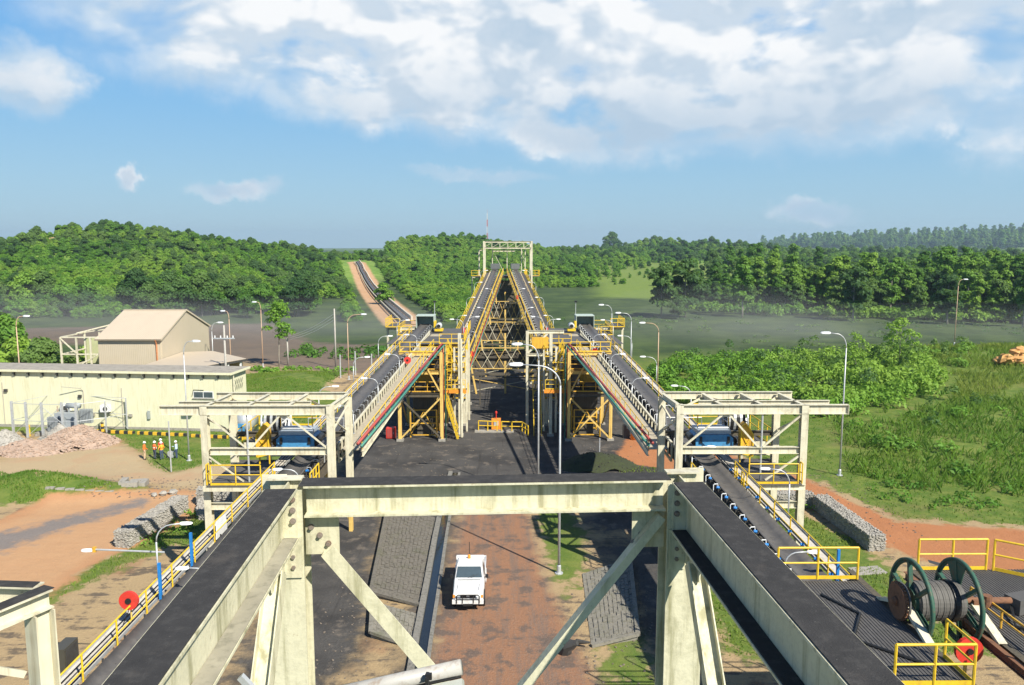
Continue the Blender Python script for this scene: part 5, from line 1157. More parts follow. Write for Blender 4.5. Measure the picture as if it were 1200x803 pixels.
def compound():
    t=thing('transformer','grey power transformer with radiators and top tank inside the compound','transformer',(-46.5,82,0))
    MB().box((-46.6,82.2,1.35),(2.3,1.5,1.9)).build('tank',TRANS,t)
    fin=shared('fin',lambda: MB().box((0,0,0),(.05,.5,1.5)).mesh('radiator_fin',TRANS))
    for k in range(12): inst('radiator_fin',fin,t,(-48.3+k*.16+ (1.3 if 0 else 0),81.35,1.2))
    for k in range(8): inst('radiator_fin',fin,t,(-45.2+k*.16,82.0,1.9))
    MB().tube([(-46.6,81.9,3.05),(-45.2,81.9,3.05)],.3,12).build('conservator',TRANS,t,True); 
    for x in (-46.4,-45.5): MB().box((x,81.9,2.55),(.1,.1,.6)).build('bracket',TRANS,t)
    for x in (-47.4,-46.9,-47.9): MB().lathe([(.05,0),(.12,.05),(.06,.15),(.12,.2),(.05,.3),(.05,.6)],(x,82.4,2.3),8).build('bushing',mat('porcelain',(.35,.25,.18),.3),t)
    MB().box((-47,82,.2),(5,2.6,.4)).build('plinth',CONC,t)
    f=thing('compound_fence','galvanised post fence around the transformer compound','fence',(-47.5,82,0))
    pp=[(-51.6,80.6),(-49.9,80.2),(-48.1,79.9),(-46.0,79.9),(-44.5,79.8)]; bk=[(-42.4,81.6),(-41.0,83.3),(-46,84.4),(-50.2,84.8)]
    for i,(x,y) in enumerate(pp+bk): MB().box((x,y,1.9),(.2 if i<5 else .12,.2 if i<5 else .12,3.8 if i<5 else 3.4)).build('post',GALV,f)
    ring=pp+bk+pp[:1]
    for p,q in zip(ring,ring[1:]):
        for z in (3.6,1.8): MB().tube([(*p,z),(*q,z)],.03,5).build('rail',GALV,f)
    for p,q in ((pp[0],pp[2]),(pp[1],pp[3]),(bk[1],bk[0]),(pp[4],pp[2])): MB().tube([(*p,.2),(*q,3.4)],.03,5).build('stay',GALV,f)
    for i,(x,y,l) in enumerate(((-43.9,79.6,'black and yellow striped bollard at the right end of the compound, nearer one'),(-42.3,80.6,'black and yellow striped bollard beside the rubble pile, farther right'),(-50.2,80.9,'short yellow bollard at the left inside the compound'))):
        o=MB().tube([(0,0,0),(0,0,1.5 if i<2 else 1.2)],.15,10).build('bollard',STRIPEZ if i<2 else YEL); o.location=(x,y,0); tag(o,l,'bollard','bollards')
    c=thing('barrel_tank','dark round tank end at the left edge beside the rubble','tank',(-52.5,76.5,0))
    MB().tube([(-54.0,77,1.0),(-51.3,76.4,1.0)],.95,18).build('shell',mat('tank_dark',(.05,.05,.055),.35),c,True); MB().tube([(-51.32,76.4,1.0),(-51.1,76.35,1.0)],[.9,.5],18).build('end_cap',DARK,c); MB().box((-52.6,76.7,.2),(2.2,1.4,.4)).build('cradle',CONC,c)
compound()
for i,(x,y,L,l) in enumerate(((-42.1,82.0,5.4,'black and yellow striped kerb, leftmost, beside the rubble pile'),(-36.3,81.0,5.6,'black and yellow striped kerb, middle one behind the workers'),(-30.9,79.9,4.2,'black and yellow striped kerb running behind the lawn lamp'),(-26.2,79.0,2.6,'black and yellow striped kerb seen through the left gantry'))):
    o=MB().box((0,0,.16),(L,.22,.32)).build('striped_kerb',STRIPE); o.location=(x,y,.02); o.rotation_euler=(0,0,R(-9.5)); tag(o,l,'kerb','striped kerbs')

# ------------------------------------------------------------------ pickup truck on the track
def pickup(x,yf):
    t=thing('pickup_truck','white four-wheel-drive pickup truck facing the viewer on the dirt track','pickup truck',(x,yf+2.5,0))
    # sections along the truck: y (0 = nose), outline half width / z
    def loft(secs,name,m,par=t,smooth=False):
        b=MB(); n=len(secs[0][1])
        V=[];F=[]
        for y,pr in secs: V+=[(px,yf+y,pz) for px,pz in pr]
        for i in range(len(secs)-1):
            for k in range(n): a=i*n+k; e=i*n+(k+1)%n; F.append((a,e,e+n,a+n))
        F+=[tuple(range(n))[::-1],tuple(range((len(secs)-1)*n,len(secs)*n))]
        b.add([(x+v[0],v[1],v[2]) for v in V],F); o=b.build(name,m,par,smooth)
        md=o.modifiers.new('bevel','BEVEL'); md.width=.025; md.segments=2; md.limit_method='ANGLE'
        return o
    P=lambda w,z0,z1,c=.06: [(-w,z0),(w,z0),(w+.02,(z0+z1)/2),(w,z1-c),(w-c,z1),(-w+c,z1),(-w,z1-c),(-w-.02,(z0+z1)/2)]
    loft([(.06,P(.78,.55,.98)),(.12,P(.82,.52,1.06)),(.5,P(.83,.5,1.10)),(1.42,P(.85,.5,1.20)),(1.5,P(.86,.48,1.20)),(3.05,P(.86,.48,1.18)),(3.1,P(.86,.48,1.15))],'body',CARW)
    Q=lambda wb,wt,z0,z1: [(-wb,z0),(wb,z0),(wt,z1-.06),(wt-.08,z1),(-wt+.08,z1),(-wt,z1-.06)]
    loft([(1.46,Q(.84,.80,1.16,1.24)),(1.98,Q(.85,.72,1.16,1.87)),(2.12,Q(.85,.72,1.16,1.93)),(2.95,Q(.85,.72,1.16,1.93)),(3.06,Q(.85,.73,1.16,1.84))],'cab',CARW)
    # glass
    dy=.52/.66
    f=lambda z:(1.46+(z-1.22)*dy)-.028
    ws=MB().add([(x-.74,yf+f(1.30),1.30),(x+.74,yf+f(1.30),1.30),(x+.655,yf+f(1.80),1.80),(x-.655,yf+f(1.80),1.80)],[(0,1,2,3)]).build('windscreen',GLASS,t); ws.modifiers.new('s','SOLIDIFY').thickness=.01
    for s in (-1,1):
        MB().tube([(x+s*.08,yf+f(1.27)-.02,1.27),(x+s*.08+.38,yf+f(1.45)-.03,1.45)],.012,4).build('wiper',BLACK,t)
        MB().add([(x+s*.862,yf+1.86,1.26),(x+s*.862,yf+2.92,1.26),(x+s*.752,yf+2.9,1.78),(x+s*.765,yf+2.2,1.78)],[(0,1,2,3) if s>0 else (3,2,1,0)]).build('side_window',GLASS,t)
        m=MB().box((x+s*1.0,yf+1.72,1.30),(.16,.07,.20)).bar((x+s*.86,yf+1.74,1.22),(x+s*.97,yf+1.74,1.25),.03); m.build('mirror',BLACK,t)
        MB().box((x+s*.56,yf+.045,.86),(.26,.04,.15)).build('headlight',LENS,t); MB().box((x+s*.77,yf+.07,.86),(.12,.05,.16)).build('indicator',ORNG,t)
        MB().box((x+s*.865,yf+2.5,.95),(.012,.9,.9)).build('door',CARW,t) if 0 else None
        for y in (.92,3.85):
            w=MB().tube([(x+s*.64,yf+y,.37),(x+s*.87,yf+y,.37)],.37,18).build('wheel',TYRE,t,False); MB().tube([(x+s*.80,yf+y,.37),(x+s*.885,yf+y,.37)],.2,14).build('rim',GALV,w)
            MB().ring((x+s*.80,yf+y,.40),(1,0,0),.45,.22,.05,20).build('wheel_arch',BLACK if y<2 else CARW,t)
    MB().box((x,yf+.05,.86),(.84,.05,.16)).build('grille',BLACK,t); MB().box((x,yf+.02,.88),(.16,.03,.07)).build('badge',GALV,t)
    MB().box((x,yf-.05,.60),(1.72,.16,.20)).build('bumper',mat('bumper_white',(.7,.7,.68),.4,dirt=(.35,.26,.2),dirt_amt=.4),t)
    b=MB().tube([(x-.62,yf-.14,.55),(x-.62,yf-.14,.95),(x-.55,yf-.14,1.02),(x+.55,yf-.14,1.02),(x+.62,yf-.14,.95),(x+.62,yf-.14,.55)],.035,8)
    for s in (-.3,.3): b.tube([(x+s,yf-.14,.55),(x+s,yf-.14,1.02)],.03,8)
    b.tube([(x-.62,yf-.14,.78),(x+.62,yf-.14,.78)],.025,8); b.build('bull_bar',BLACK,t)
    MB().box((x,yf-.16,.46),(.52,.02,.13)).build('number_plate',BLACK,t)
    MB().box((x,yf+.3,.42),(1.3,.5,.12)).build('skid_plate',BLACK,t)
    # tray
    MB().box((x,yf+4.05,.80),(1.74,1.85,.08)).build('tray_floor',CARW,t)
    for s in (-1,1): MB().box((x+s*.87,yf+4.05,1.0),(.04,1.85,.36)).build('tray_side',CARW,t)
    MB().box((x,yf+4.96,1.0),(1.70,.04,.36)).build('tailgate',CARW,t)
    MB().bar((x-.8,yf+3.2,1.9),(x+.8,yf+3.2,1.9),.06).bar((x-.8,yf+3.2,1.0),(x-.8,yf+3.2,1.9),.06).bar((x+.8,yf+3.2,1.0),(x+.8,yf+3.2,1.9),.06).build('headboard',CARW,t)
    MB().lathe([(0,0),(.09,0),(.09,.16),(.05,.22),(0,.22)],(x-.05,yf+2.75,1.93),10).build('beacon',ORNG,t); MB().tube([(x-.05,yf+3.15,1.2),(x-.05,yf+3.15,2.75)],.02,5).build('flag_pole',BLACK,t)
    MB().box((x,yf+2.5,.42),(.5,4.4,.16)).build('chassis',BLACK,t)
    # seams, door handles and lower mud line
    for s in (-1,1):
        for y in (1.95,2.98): MB().box((x+s*.884,yf+y,.86),(.012,.02,.62)).build('door_seam',BLACK,t)
        MB().box((x+s*.893,yf+2.75,1.0),(.02,.14,.04)).build('door_handle',BLACK,t); MB().box((x+s*.60,yf+.82,1.155),(.012,1.2,.012)).build('bonnet_seam',BLACK,t)
    MB().box((x,yf+1.40,1.21),(1.3,.05,.02)).build('cowl_vent',BLACK,t); MB().box((x,yf+.02,.62),(1.1,.02,.06)).build('bumper_slot',BLACK,t)
pickup(-2.06,40.75)

# ------------------------------------------------------------------ people
def person(label,x,y,face,shirt,trousers,arms,helmet=(.82,.82,.80),stripe=None,h=1.68,lean=0):
    t=thing('person',label,'person',(x,y,hz(x,y)),'workers on the yard',face)
    V=[];E=[];Rr=[]
    def v(p,r): V.append(p); Rr.append(r); return len(V)-1
    def ch(a,pts):
        for p,r in pts: b=v(p,r); E.append((a,b)); a=b
        return a
    k=h/1.70
    pel=v((0,0,.95*k),.135*k); sp=ch(pel,[((0,.01+lean*.3,1.12*k),.125*k),((0,.0+lean*.7,1.30*k),.15*k),((0,lean,1.42*k),.11*k)]); nk=ch(sp,[((0,lean-.01,1.50*k),.055*k),((0,lean-.03,1.56*k),.075*k),((0,lean-.03,1.64*k),.09*k),((0,lean-.02,1.70*k),.06*k)])
    for s in (-1,1):
        ch(pel,[((s*.09,0,.86*k),.10*k),((s*.10,-.02,.50*k),.062*k),((s*.11,.02,.10*k),.045*k),((s*.115,-.06,.045*k),.042*k),((s*.12,-.17,.03*k),.03*k)])
        el,ha=arms[0 if s<0 else 1]
        sh=ch(sp,[((s*.17,lean,1.38*k),.062*k)]); e=ch(sh,[((s*(.17+el[0]),lean+el[1],(1.38-el[2])*k),.045*k)]); w=ch(e,[((s*(.17+ha[0]),lean+ha[1],(1.38-ha[2])*k),.030*k)])
        base=Vector(V[w]); dr=(base-Vector(V[e])).normalized(); pal=ch(w,[(tuple(base+dr*.06),.030)])
        sd=dr.cross(Vector((1,0,0))).normalized()
        for i,o in enumerate((-.03,-.01,.01,.03)): q=base+dr*.10+sd*o; ch(pal,[(tuple(q),.009),(tuple(q+dr*(.05-.008*abs(i-1.2))+Vector((-s*.012,0,0))),.008)])
        ch(w,[(tuple(base+dr*.05+sd*-.04),.010),(tuple(base+dr*.085+sd*-.055),.009)])
    me=bpy.data.meshes.new('body'); me.from_pydata(V,E,[]); me.update()
    o=link(bpy.data.objects.new('body',me),t); md=o.modifiers.new('skin','SKIN')
    for i,sv in enumerate(me.skin_vertices[0].data): sv.radius=(Rr[i],Rr[i]); sv.use_root=(i==0)
    o.modifiers.new('sub','SUBSURF').levels=1; o.modifiers['sub'].render_levels=1; md.use_smooth_shade=True
    # clothing colours by height along the body
    nm='person_%d'%len(bpy.data.materials); m=bpy.data.materials.new(nm); m.use_nodes=True; q=NT(m.node_tree); b=q.n['Principled BSDF']; b.inputs['Roughness'].default_value=.85
    s=q.add('ShaderNodeSeparateXYZ',{0:q.add('ShaderNodeTexCoord').outputs['Object']}); z=s.outputs[2]
    c=q.mix(q.m('GREATER_THAN',z,.98*k),trousers,shirt)
    if stripe: c=q.mix(q.m('MULTIPLY',q.m('GREATER_THAN',z,1.12*k),q.m('LESS_THAN',z,1.19*k)),c,stripe)
    c=q.mix(q.m('GREATER_THAN',z,1.475*k),c,(.30,.16,.09)); c=q.mix(q.m('LESS_THAN',z,.10*k),c,(.03,.025,.02)); q.l.new(c,b.inputs['Base Color']); me.materials.append(m)
    MB().lathe([(0,.13),(.06,.125),(.10,.085),(.118,.03),(.122,0),(.15,-.012),(.15,-.02),(.115,-.012)],(0,lean-.035,1.665*k),14).build('helmet',mat('helmet_%d'%int(helmet[0]*100),helmet,.35),t,True,local=True)
    # face: eyes, nose, mouth
    f=MB().tube([(0,lean-.115,1.615*k),(0,lean-.135,1.595*k)],.012,5)
    for e in (-.03,.03): f.box((e,lean-.108,1.63*k),(.02,.012,.01))
    f.box((0,lean-.105,1.57*k),(.04,.012,.008)); f.build('face_features',HAIR,t,local=True)
    return t
dn=((.05,.02,.28),(.04,-.08,.52)); bk=((.10,.05,.26),(-.02,-.16,.36)); fw=((.06,-.10,.24),(.0,-.32,.22)); hip=((.20,.05,.24),(.04,-.04,.42))
person('worker in orange jacket and beige trousers with white helmet, leftmost of the group',-33.9,71.8,R(95),(.80,.17,.03),(.55,.40,.26),(dn,bk))
person('worker in orange vest and dark trousers with white helmet, second from the left',-33.0,71.9,R(150),(.78,.16,.04),(.05,.06,.10),(hip,dn),stripe=(.75,.75,.7))
person('worker in red vest standing behind the second worker',-32.75,72.7,R(200),(.70,.05,.04),(.05,.05,.08),(dn,dn),stripe=(.8,.5,.1))
person('worker in yellow and orange vest and jeans with white helmet',-32.2,71.6,R(240),(.80,.40,.03),(.06,.09,.16),(bk,hip),stripe=(.75,.15,.03))
person('worker in pale blue shirt and dark blue trousers beside the marker post',-30.95,71.9,R(270),(.45,.58,.68),(.04,.06,.13),(fw,dn))
o=MB().tube([(-32.6,71.9,1.1),(-31.3,71.4,.1)],.05,6).build('dark_rod',BLACK); tag(o,'thin dark rod slanting down between the workers','rod')
c=thing('survey_case','pale grey equipment case on the grass beside the worker in blue','case',(-31.6,72.2,0)); MB().box((-31.6,72.2,.35),(.5,.4,.55)).build('case_body',GALV,c); MB().tube([(-31.75,72.2,.62),(-31.75,72.2,.72),(-31.45,72.2,.72),(-31.45,72.2,.62)],.02,5).build('handle',BLACK,c)
o=MB().tube([(0,0,0),(0,0,4.6)],.06,7).build('marker_post',GALV); o.location=(-29.65,67.6,0); tag(o,'slim white marker post on the lawn corner in front of the workers','post')

# ------------------------------------------------------------------ stones and piles
def stone_mesh(seed,m,flat=.7):
    rnd=random.Random(seed); b=MB(); V=[];F=[]
    for i in range(3):
        for k in range(6):
            a=k*math.pi/3+.5*i; r=(.75,1,.6)[i]*rnd.uniform(.75,1.15); V.append((r*math.cos(a),r*math.sin(a),(-.6,0,.6)[i]*flat*rnd.uniform(.8,1.2)))
    for i in range(2):
        for k in range(6): a=i*6+k; e=i*6+(k+1)%6; F.append((a,e,e+6,a+6))
    F+=[tuple(range(6))[::-1],tuple(range(12,18))]
    return b.add(V,F)
def stones(name,pos,sizes,mt,parent,seed=0):
    """many small stones joined into one part"""
    pro=[np.array(stone_mesh(seed+i,mt).V) for i in range(5)]; FF=stone_mesh(0,mt).F
    b=MB(); rnd=random.Random(seed)
    for p,s in zip(pos,sizes):
        v=pro[rnd.randrange(5)]; a=rnd.uniform(0,6.28); c,sn=math.cos(a),math.sin(a)
        w=np.stack([(v[:,0]*c-v[:,1]*sn),(v[:,0]*sn+v[:,1]*c),v[:,2]],1)*s*np.array([1,1,rnd.uniform(.6,1.1)]); tl=rnd.uniform(-.5,.5); w[:,2]+=w[:,0]*tl
        b.add(w+np.array(p),FF)
    o=b.build(name,mt,parent); o['kind']='stuff'; return o
def gabion(label,pts,w,h,seed):
    t=thing('gabion_wall',label,'stone wall',(*pts[0],0),'gabion walls'); rnd=random.Random(seed); P=[];S=[]
    for p,q in zip(pts,pts[1:]):
        d=Vector((q[0]-p[0],q[1]-p[1],0)); L=d.length; d.normalize(); n=Vector((-d.y,d.x,0))
        MB().bar((p[0],p[1],h/2-.05),(q[0],q[1],h/2-.05),w-.06,h-.06).build('core',CONC,t)
        for k in range(int(L*h*2*60+L*w*60)):
            f=rnd.random(); u=rnd.random()*L
            if f<h*2/(h*2+w): sgn=rnd.choice((-1,1)); a=sgn*(w/2-.03); z=rnd.random()*h
            else: a=rnd.uniform(-w/2,w/2); z=h-.05
            P.append(Vector((p[0],p[1],0))+d*u+n*a+Vector((0,0,z))); S.append(rnd.uniform(.06,.10))
        for e in (p,q):
            for k in range(int(w*h*60)): P.append(Vector((e[0],e[1],0))+n*rnd.uniform(-w/2,w/2)+Vector((0,0,rnd.random()*h))); S.append(rnd.uniform(.06,.10))
    stones('stones',P,S,STONE,t,seed); return t
gabion('grey stone gabion wall at the left, beside the red road',[(-25.5,50.1),(-24.6,57.6)],1.1,1.15,1)
gabion('shaded grey stone gabion wall behind the left gantry column',[(-23.9,59.0),(-18.5,59.6)],1.0,1.3,2)
gabion('mossy inner gabion wall stepping down in the shade at the left',[(-23.2,58.2),(-22.4,55.6),(-18,55.0)],.6,.8,5)
gabion('long grey stone gabion wall at the right, beside the red road',[(24.4,49.0),(24.0,57.4)],1.1,1.15,3)
gabion('grey stone gabion wall behind the right gantry column',[(23.6,58.1),(17.5,58.4)],1.0,1.1,4)
def pile(name,label,x,y,rx,ry,h,mt,n,seed,smin,smax,cat='pile',m2=None):
    t=thing(name,label,cat,(x,y,0)); b=MB(); NR,NA=14,40; rnd=random.Random(seed); V=[];F=[]
    hf=lambda u,v: max(0,1-math.hypot(u,v))**.85*h*(1+.3*float(snoise(np.array(u*3.0),np.array(v*3.0),1,seed)))
    for i in range(NR+1):
        for k in range(NA):
            a=6.2832*k/NA; r=i/NR*(1+.12*math.sin(3*a+seed)+.08*math.sin(7*a)); V.append((x+rx*r*math.cos(a),y+ry*r*math.sin(a),hf(r*math.cos(a),r*math.sin(a))-.06*(i==NR)))
    for i in range(NR):
        for k in range(NA): a=i*NA+k; e=i*NA+(k+1)%NA; F.append((a,e,e+NA,a+NA))
    b.add(V,F).build('heap',mt,t,True)
    P=[];S=[]
    for k in range(n):
        a=rnd.uniform(0,6.28); r=rnd.random()**.5*1.04; u,v=r*math.cos(a),r*math.sin(a); P.append((x+rx*u,y+ry*v,hf(u,v)+.02)); S.append(rnd.uniform(smin,smax)*(1 if rnd.random()<.9 else 1.8))
    if n: stones('stones',P,S,m2 or mt,t,seed)
    return t
pile('rubble_pile','heap of broken brick rubble in front of the transformer, right part',-43.4,77.8,3.9,3.0,1.8,RUBBLE,1100,3,.06,.16)
pile('rubble_pile','lower brick rubble heap spreading to the left edge',-46.8,75.0,4.4,2.6,1.1,RUBBLE,900,5,.06,.16)
pile('gravel_pile','grey gravel heap between the rubble and the compound',-49.6,76.2,2.6,2.0,1.6,STONE,500,6,.05,.11)
pile('gravel_pile','small grey gravel heap on top of the rubble behind',-46.2,79.4,2.2,1.3,1.5,STONE,300,8,.05,.10)
pile('coal_heap','low dark coal heap with a green tinge behind the cross beam',8.4,69.3,3.6,2.6,1.55,mat('mossy_coal',(.035,.042,.02),.95,dirt=(.06,.09,.02),dirt_amt=.5,bump=.5,bscale=20),200,9,.03,.08,m2=DUST)
def rock_pile():
    t=thing('rock_pile','pile of orange boulders on the bank at the right edge','rocks',(75,113.5,hz(75,113.5)))
    rnd=random.Random(4)
    for k in range(26):
        s=rnd.uniform(.45,.95); x=71.5+rnd.random()*7.5; y=112+rnd.random()*3; l=rnd.random()
        inst('boulder',shared(('bould',k%6),lambda: stone_mesh(100+k,ROCKO,.8).mesh('boulder',ROCKO)),t,(x,y,hz(x,y)+.5+l*1.8*(1-abs(x-76)/6)),(rnd.uniform(-.4,.4),rnd.uniform(-.4,.4),rnd.uniform(0,6)),(s,s,s))
rock_pile()
def scattered():
    rnd=random.Random(12); P=[];S=[]
    for k in range(120): P.append((rnd.uniform(-10,-5.4),rnd.uniform(32,44),.03)); S.append(rnd.uniform(.02,.07))
    for k in range(160): P.append((rnd.uniform(3.5,9),rnd.uniform(33,44),.03)); S.append(rnd.uniform(.02,.08))
    for k in range(200): P.append((rnd.uniform(-34,-24),rnd.uniform(60,66),.03)); S.append(rnd.uniform(.04,.11))
    for k in range(240): P.append((rnd.uniform(-13,13),rnd.uniform(58,77),.02)); S.append(rnd.uniform(.03,.09))
    for k in range(120): P.append((rnd.uniform(25.6,29.5),rnd.uniform(50,66),.03)); S.append(rnd.uniform(.03,.08))
    o=stones('loose_stones',[(a,b,hz(a,b)+.02) for a,b,c in P],S,mat('brown_gravel',(.17,.14,.11),.9,vary=.4,scale=3),None,3); tag(o,'loose stones scattered over the yard ground','stones')
    for i,(x,y,r) in enumerate(((-27.4,60.8,.36),(-26.8,61.1,.40),(-28.0,60.5,.30))):
        o=stone_mesh(60+i,STONE).build('boulder',STONE); o.location=(x,y,hz(x,y)+r*.5); o.scale=(r,r,r); tag(o,('pale boulder at the road edge, middle of three','pale boulder at the road edge, rightmost of three','pale boulder at the road edge, leftmost of three')[i],'boulder','boulders at the road edge')
    t=thing('stone_ring','square ring of broken concrete round a pit beside the yard','pit',(-30.6,62.7,hz(-30.6,62.7)))
    for x,y,dx,dy in ((-31.4,62.6,.5,1.3),(-29.9,62.9,.5,1.3),(-30.6,62.0,1.2,.5),(-30.6,63.4,1.2,.5)): MB().box((x,y,hz(x,y)+.15),(dx,dy,.4),.2).build('block',CONC,t)
    MB().box((-30.6,62.7,hz(-30.6,62.7)-.02),(1.2,1.0,.12),.2).build('pit_floor',DARK,t)
    k=thing('old_kerb','broken pale concrete kerb line in the grass strip','kerb',(-34,60.7,0))
    for i in range(7): MB().box((-36.2+i*.75,60.5+.06*i,hz(-36.2+i*.75,60.5)+.03),(.66,.3,.16),.1+.05*(i%3)).build('kerb_block',CONC,k)
    o=MB().box((22.4,45.95,.02),(2.0,1.1,.06),.15).build('concrete_slab',CONC); tag(o,'pale concrete slab in the grass before the right gabion wall','slab')
    d=MB().poly([(31,42.4,.0),(25.8,48.4,.0),(25.9,48.9,.0),(31.6,42.7,.0)],.06).build('ditch_edge',DARK); tag(d,'dark drain edge between the grass and the red road','drain')
scattered()

CONCS=mat('sooty_concrete',(.165,.15,.125),.92,dirt=(.06,.055,.045),dirt_amt=.7,bump=.3,bscale=16,fine=.4,grime=((.09,.10,.045),.45,.7))
CONCM=mat('mossy_concrete',(.23,.215,.18),.9,dirt=(.09,.085,.06),dirt_amt=.7,bump=.3,bscale=16,fine=.4,grime=((.10,.11,.05),.5,.9))
# ------------------------------------------------------------------ ditch and paved slopes beside the track
def ditch():
    t=thing('drain_channel','concrete-lined ditch with dark water left of the pickup truck','drain',(-4.3,45,0))
    pts=[(-4.02,33),(-4.15,38),(-4.25,44),(-4.42,52),(-4.5,60),(-4.4,67)]
    seg=MB
    for p,q in zip(pts,pts[1:]):
        d=Vector((q[0]-p[0],q[1]-p[1],0)); n=int(d.length/1.5)
        for k in range(n):
            a=lerp(p,q,k/n); b=lerp(p,q,(k+.97)/n)
            for e,w,h in ((-.42,.34,.22),(.34,.20,.12)): MB().bar((a[0]+e,a[1],h/2),(b[0]+e,b[1],h/2),w,h+random.uniform(-.03,.03)).build('kerb_segment',CONCD,t)
        MB().bar((p[0],p[1],.02),(q[0],q[1],.02),.5,.03).build('water',WATER,t)
ditch()
def slope(label,inner,outer,h,m):
    t=thing('paved_slope',label,'paved slope',(*inner[0],0)); n=len(inner)
    V=[];F=[]
    # pre-cast blocks laid on the slope
    rows=int(max(Vector((b[0]-a[0],b[1]-a[1])).length for a,b in zip(inner,inner[1:]))/.62)*1
    blk=MB(); tot=0
    L=Vector((inner[-1][0]-inner[0][0],inner[-1][1]-inner[0][1])).length; nr=int(L/.30)
    for i in range(nr):
        a0=lerp(inner[0],inner[-1],i/nr); a1=lerp(inner[0],inner[-1],(i+.93)/nr); b0=lerp(outer[0],outer[-1],i/nr); b1=lerp(outer[0],outer[-1],(i+.93)/nr)
        W=Vector((b0[0]-a0[0],b0[1]-a0[1])).length; nc=int(W/.26)
        for k in range(nc):
            if random.random()<.06: continue
            u0,u1=k/nc,(k+random.uniform(.72,.92))/nc; z=lambda u:.05+h*u
            c=[lerp(a0,b0,u0),lerp(a0,b0,u1),lerp(a1,b1,u1),lerp(a1,b1,u0)]; dz=random.uniform(-.03,.02)
            zz=[z(u0),z(u1),z(u1),z(u0)]
            blk.add([(p[0],p[1],w+dz) for p,w in zip(c,zz)]+[(p[0],p[1],w-.15) for p,w in zip(c,zz)],[(0,1,2,3),(1,0,4,5),(2,1,5,6),(3,2,6,7),(0,3,7,4)])
    o=blk.build('block_paving',m,t); o['kind']='stuff'
    MB().add([(*inner[0],.02),(*inner[-1],.02),(*outer[-1],h+.02),(*outer[0],h+.02),(*inner[0],-.2),(*inner[-1],-.2),(*outer[-1],-.2),(*outer[0],-.2)],[(0,1,2,3),(0,3,7,4),(1,0,4,5),(2,1,5,6),(3,2,6,7)]).build('bed',m,t)
    MB().bar((*inner[0],.07),(*outer[0],h+.05),.22,.16).build('edge_beam',m,t)
    MB().bar((*outer[0],h+.02),(*outer[-1],h+.02),.24,.16).build('edge_beam',m,t)
slope('long grey concrete-block slope left of the ditch',[(-4.72,41.4),(-5.05,62)],[(-7.7,42.6),(-9.3,62)],.28,CONCS)
slope('short pale concrete-block slope at the near end, left of the ditch',[(-4.62,36.9),(-4.70,40.4)],[(-6.9,37.9),(-7.4,41.4)],.30,CONCM)
slope('grey concrete-block slope right of the track',[(4.3,36.9),(4.7,45.6)],[(6.75,37.6),(7.9,47.4)],.26,CONCM)
t=thing('tree_stump','dark broken stump in the pit at the right edge of the track','stump',(3.0,36.2,0))
MB().tube([(2.9,36.5,-.1),(3.0,36.2,.5),(3.5,35.9,.75)],[.42,.34,.12],8).build('stump',DARK,t); MB().tube([(3.1,36.6,0),(3.6,36.9,.3),(4.2,36.7,.35)],[.2,.15,.05],7).build('root',DARK,t)

# ------------------------------------------------------------------ small plant furniture
t=thing('pump_skid','orange pump unit with red lamp behind a yellow guard rail between the towers','pump',(-1.0,83.5,0))
MB().box((-1.0,83.6,.6),(1.0,.9,1.1)).build('frame',ORNG,t); MB().lathe([(0,0),(.12,0),(.12,.2),(0,.28)],(-1.0,83.6,1.75),10).build('red_lamp',RED,t); MB().tube([(-1,83.6,1.15),(-1,83.6,1.75)],.05,6).build('stalk',RED,t); MB().box((-1,83.1,.75),(.5,.06,.5)).build('panel',GALV,t)
t=thing('guard_rail','yellow tubular guard rail on a concrete slab between the towers','guard rail',(-1,82,0))
handrail(t,[(-2.9,82.6,.1),(-.9,82.2,.1)],1.05,1.0,YEL,.06,kick=False); handrail(t,[(-.4,82.2,.1),(1.8,82.0,.1),(2.4,80.2,.1)],1.05,1.2,YEL,.06,kick=False); MB().box((-1.2,82.4,.06),(4.2,.9,.14)).build('slab',CONC,t)
t=thing('shelter_frame','dark pipe shelter frame standing between the inclined conveyors','frame',(-.5,97,0))
for x in (-3.2,2.6): MB().box((x,97,1.9),(.16,.16,3.8)).build('post',COALST,t)
MB().bar((-4.4,97,3.8),(3.4,97,3.8),.5,.18).build('roof_beam',COALST,t); MB().bar((-3.2,97,3.2),(-2.6,97,3.75),.1).build('brace',COALST,t)
t=thing('red_cabinet','red steel fire cabinet at the foot of the left tower','cabinet',(-11.9,79.6,0)); MB().box((-11.9,79.6,.62),(.95,.6,1.1)).build('cabinet_body',RED,t); MB().box((-11.9,79.29,.62),(.78,.03,.9)).build('door',REDP,t); MB().box((-11.6,79.26,.65),(.05,.04,.2)).build('handle',GALV,t)
t=thing('pipe_valve','cream pipe stand with valve at the foot of the right tower','pipe',(13,80,0)); MB().box((12.6,79.5,.7),(.7,.5,1.4)).build('stand',GALVD,t); MB().tube([(12.6,79.2,1.25),(15.4,79.2,1.25)],.18,10).build('pipe',CREAM2,t)
MB().tube([(13.2,78.6,.1),(13.2,78.6,3.4)],.3,12).build('riser',ORNG,t,True)
o=MB().tube([(0,0,0),(0,0,1.5)],.06,8).build('short_post',GALV); o.location=(9.1,73.5,0); tag(o,'short grey post on the coal yard before the right tower','post')
t=thing('tank_unit','grey round tank with a blue pump beside the building, left of the gantry column','tank',(-27.6,80.4,0))
MB().tube([(-28.1,80.8,1.7),(-26.3,80.5,1.7)],1.15,18).build('shell',GALV,t,True); MB().box((-27.4,79.5,.8),(.6,.5,1.6)).build('pump',LBLUE,t); MB().box((-27.2,80.5,.3),(2,1.6,.6)).build('cradle',DARK,t)
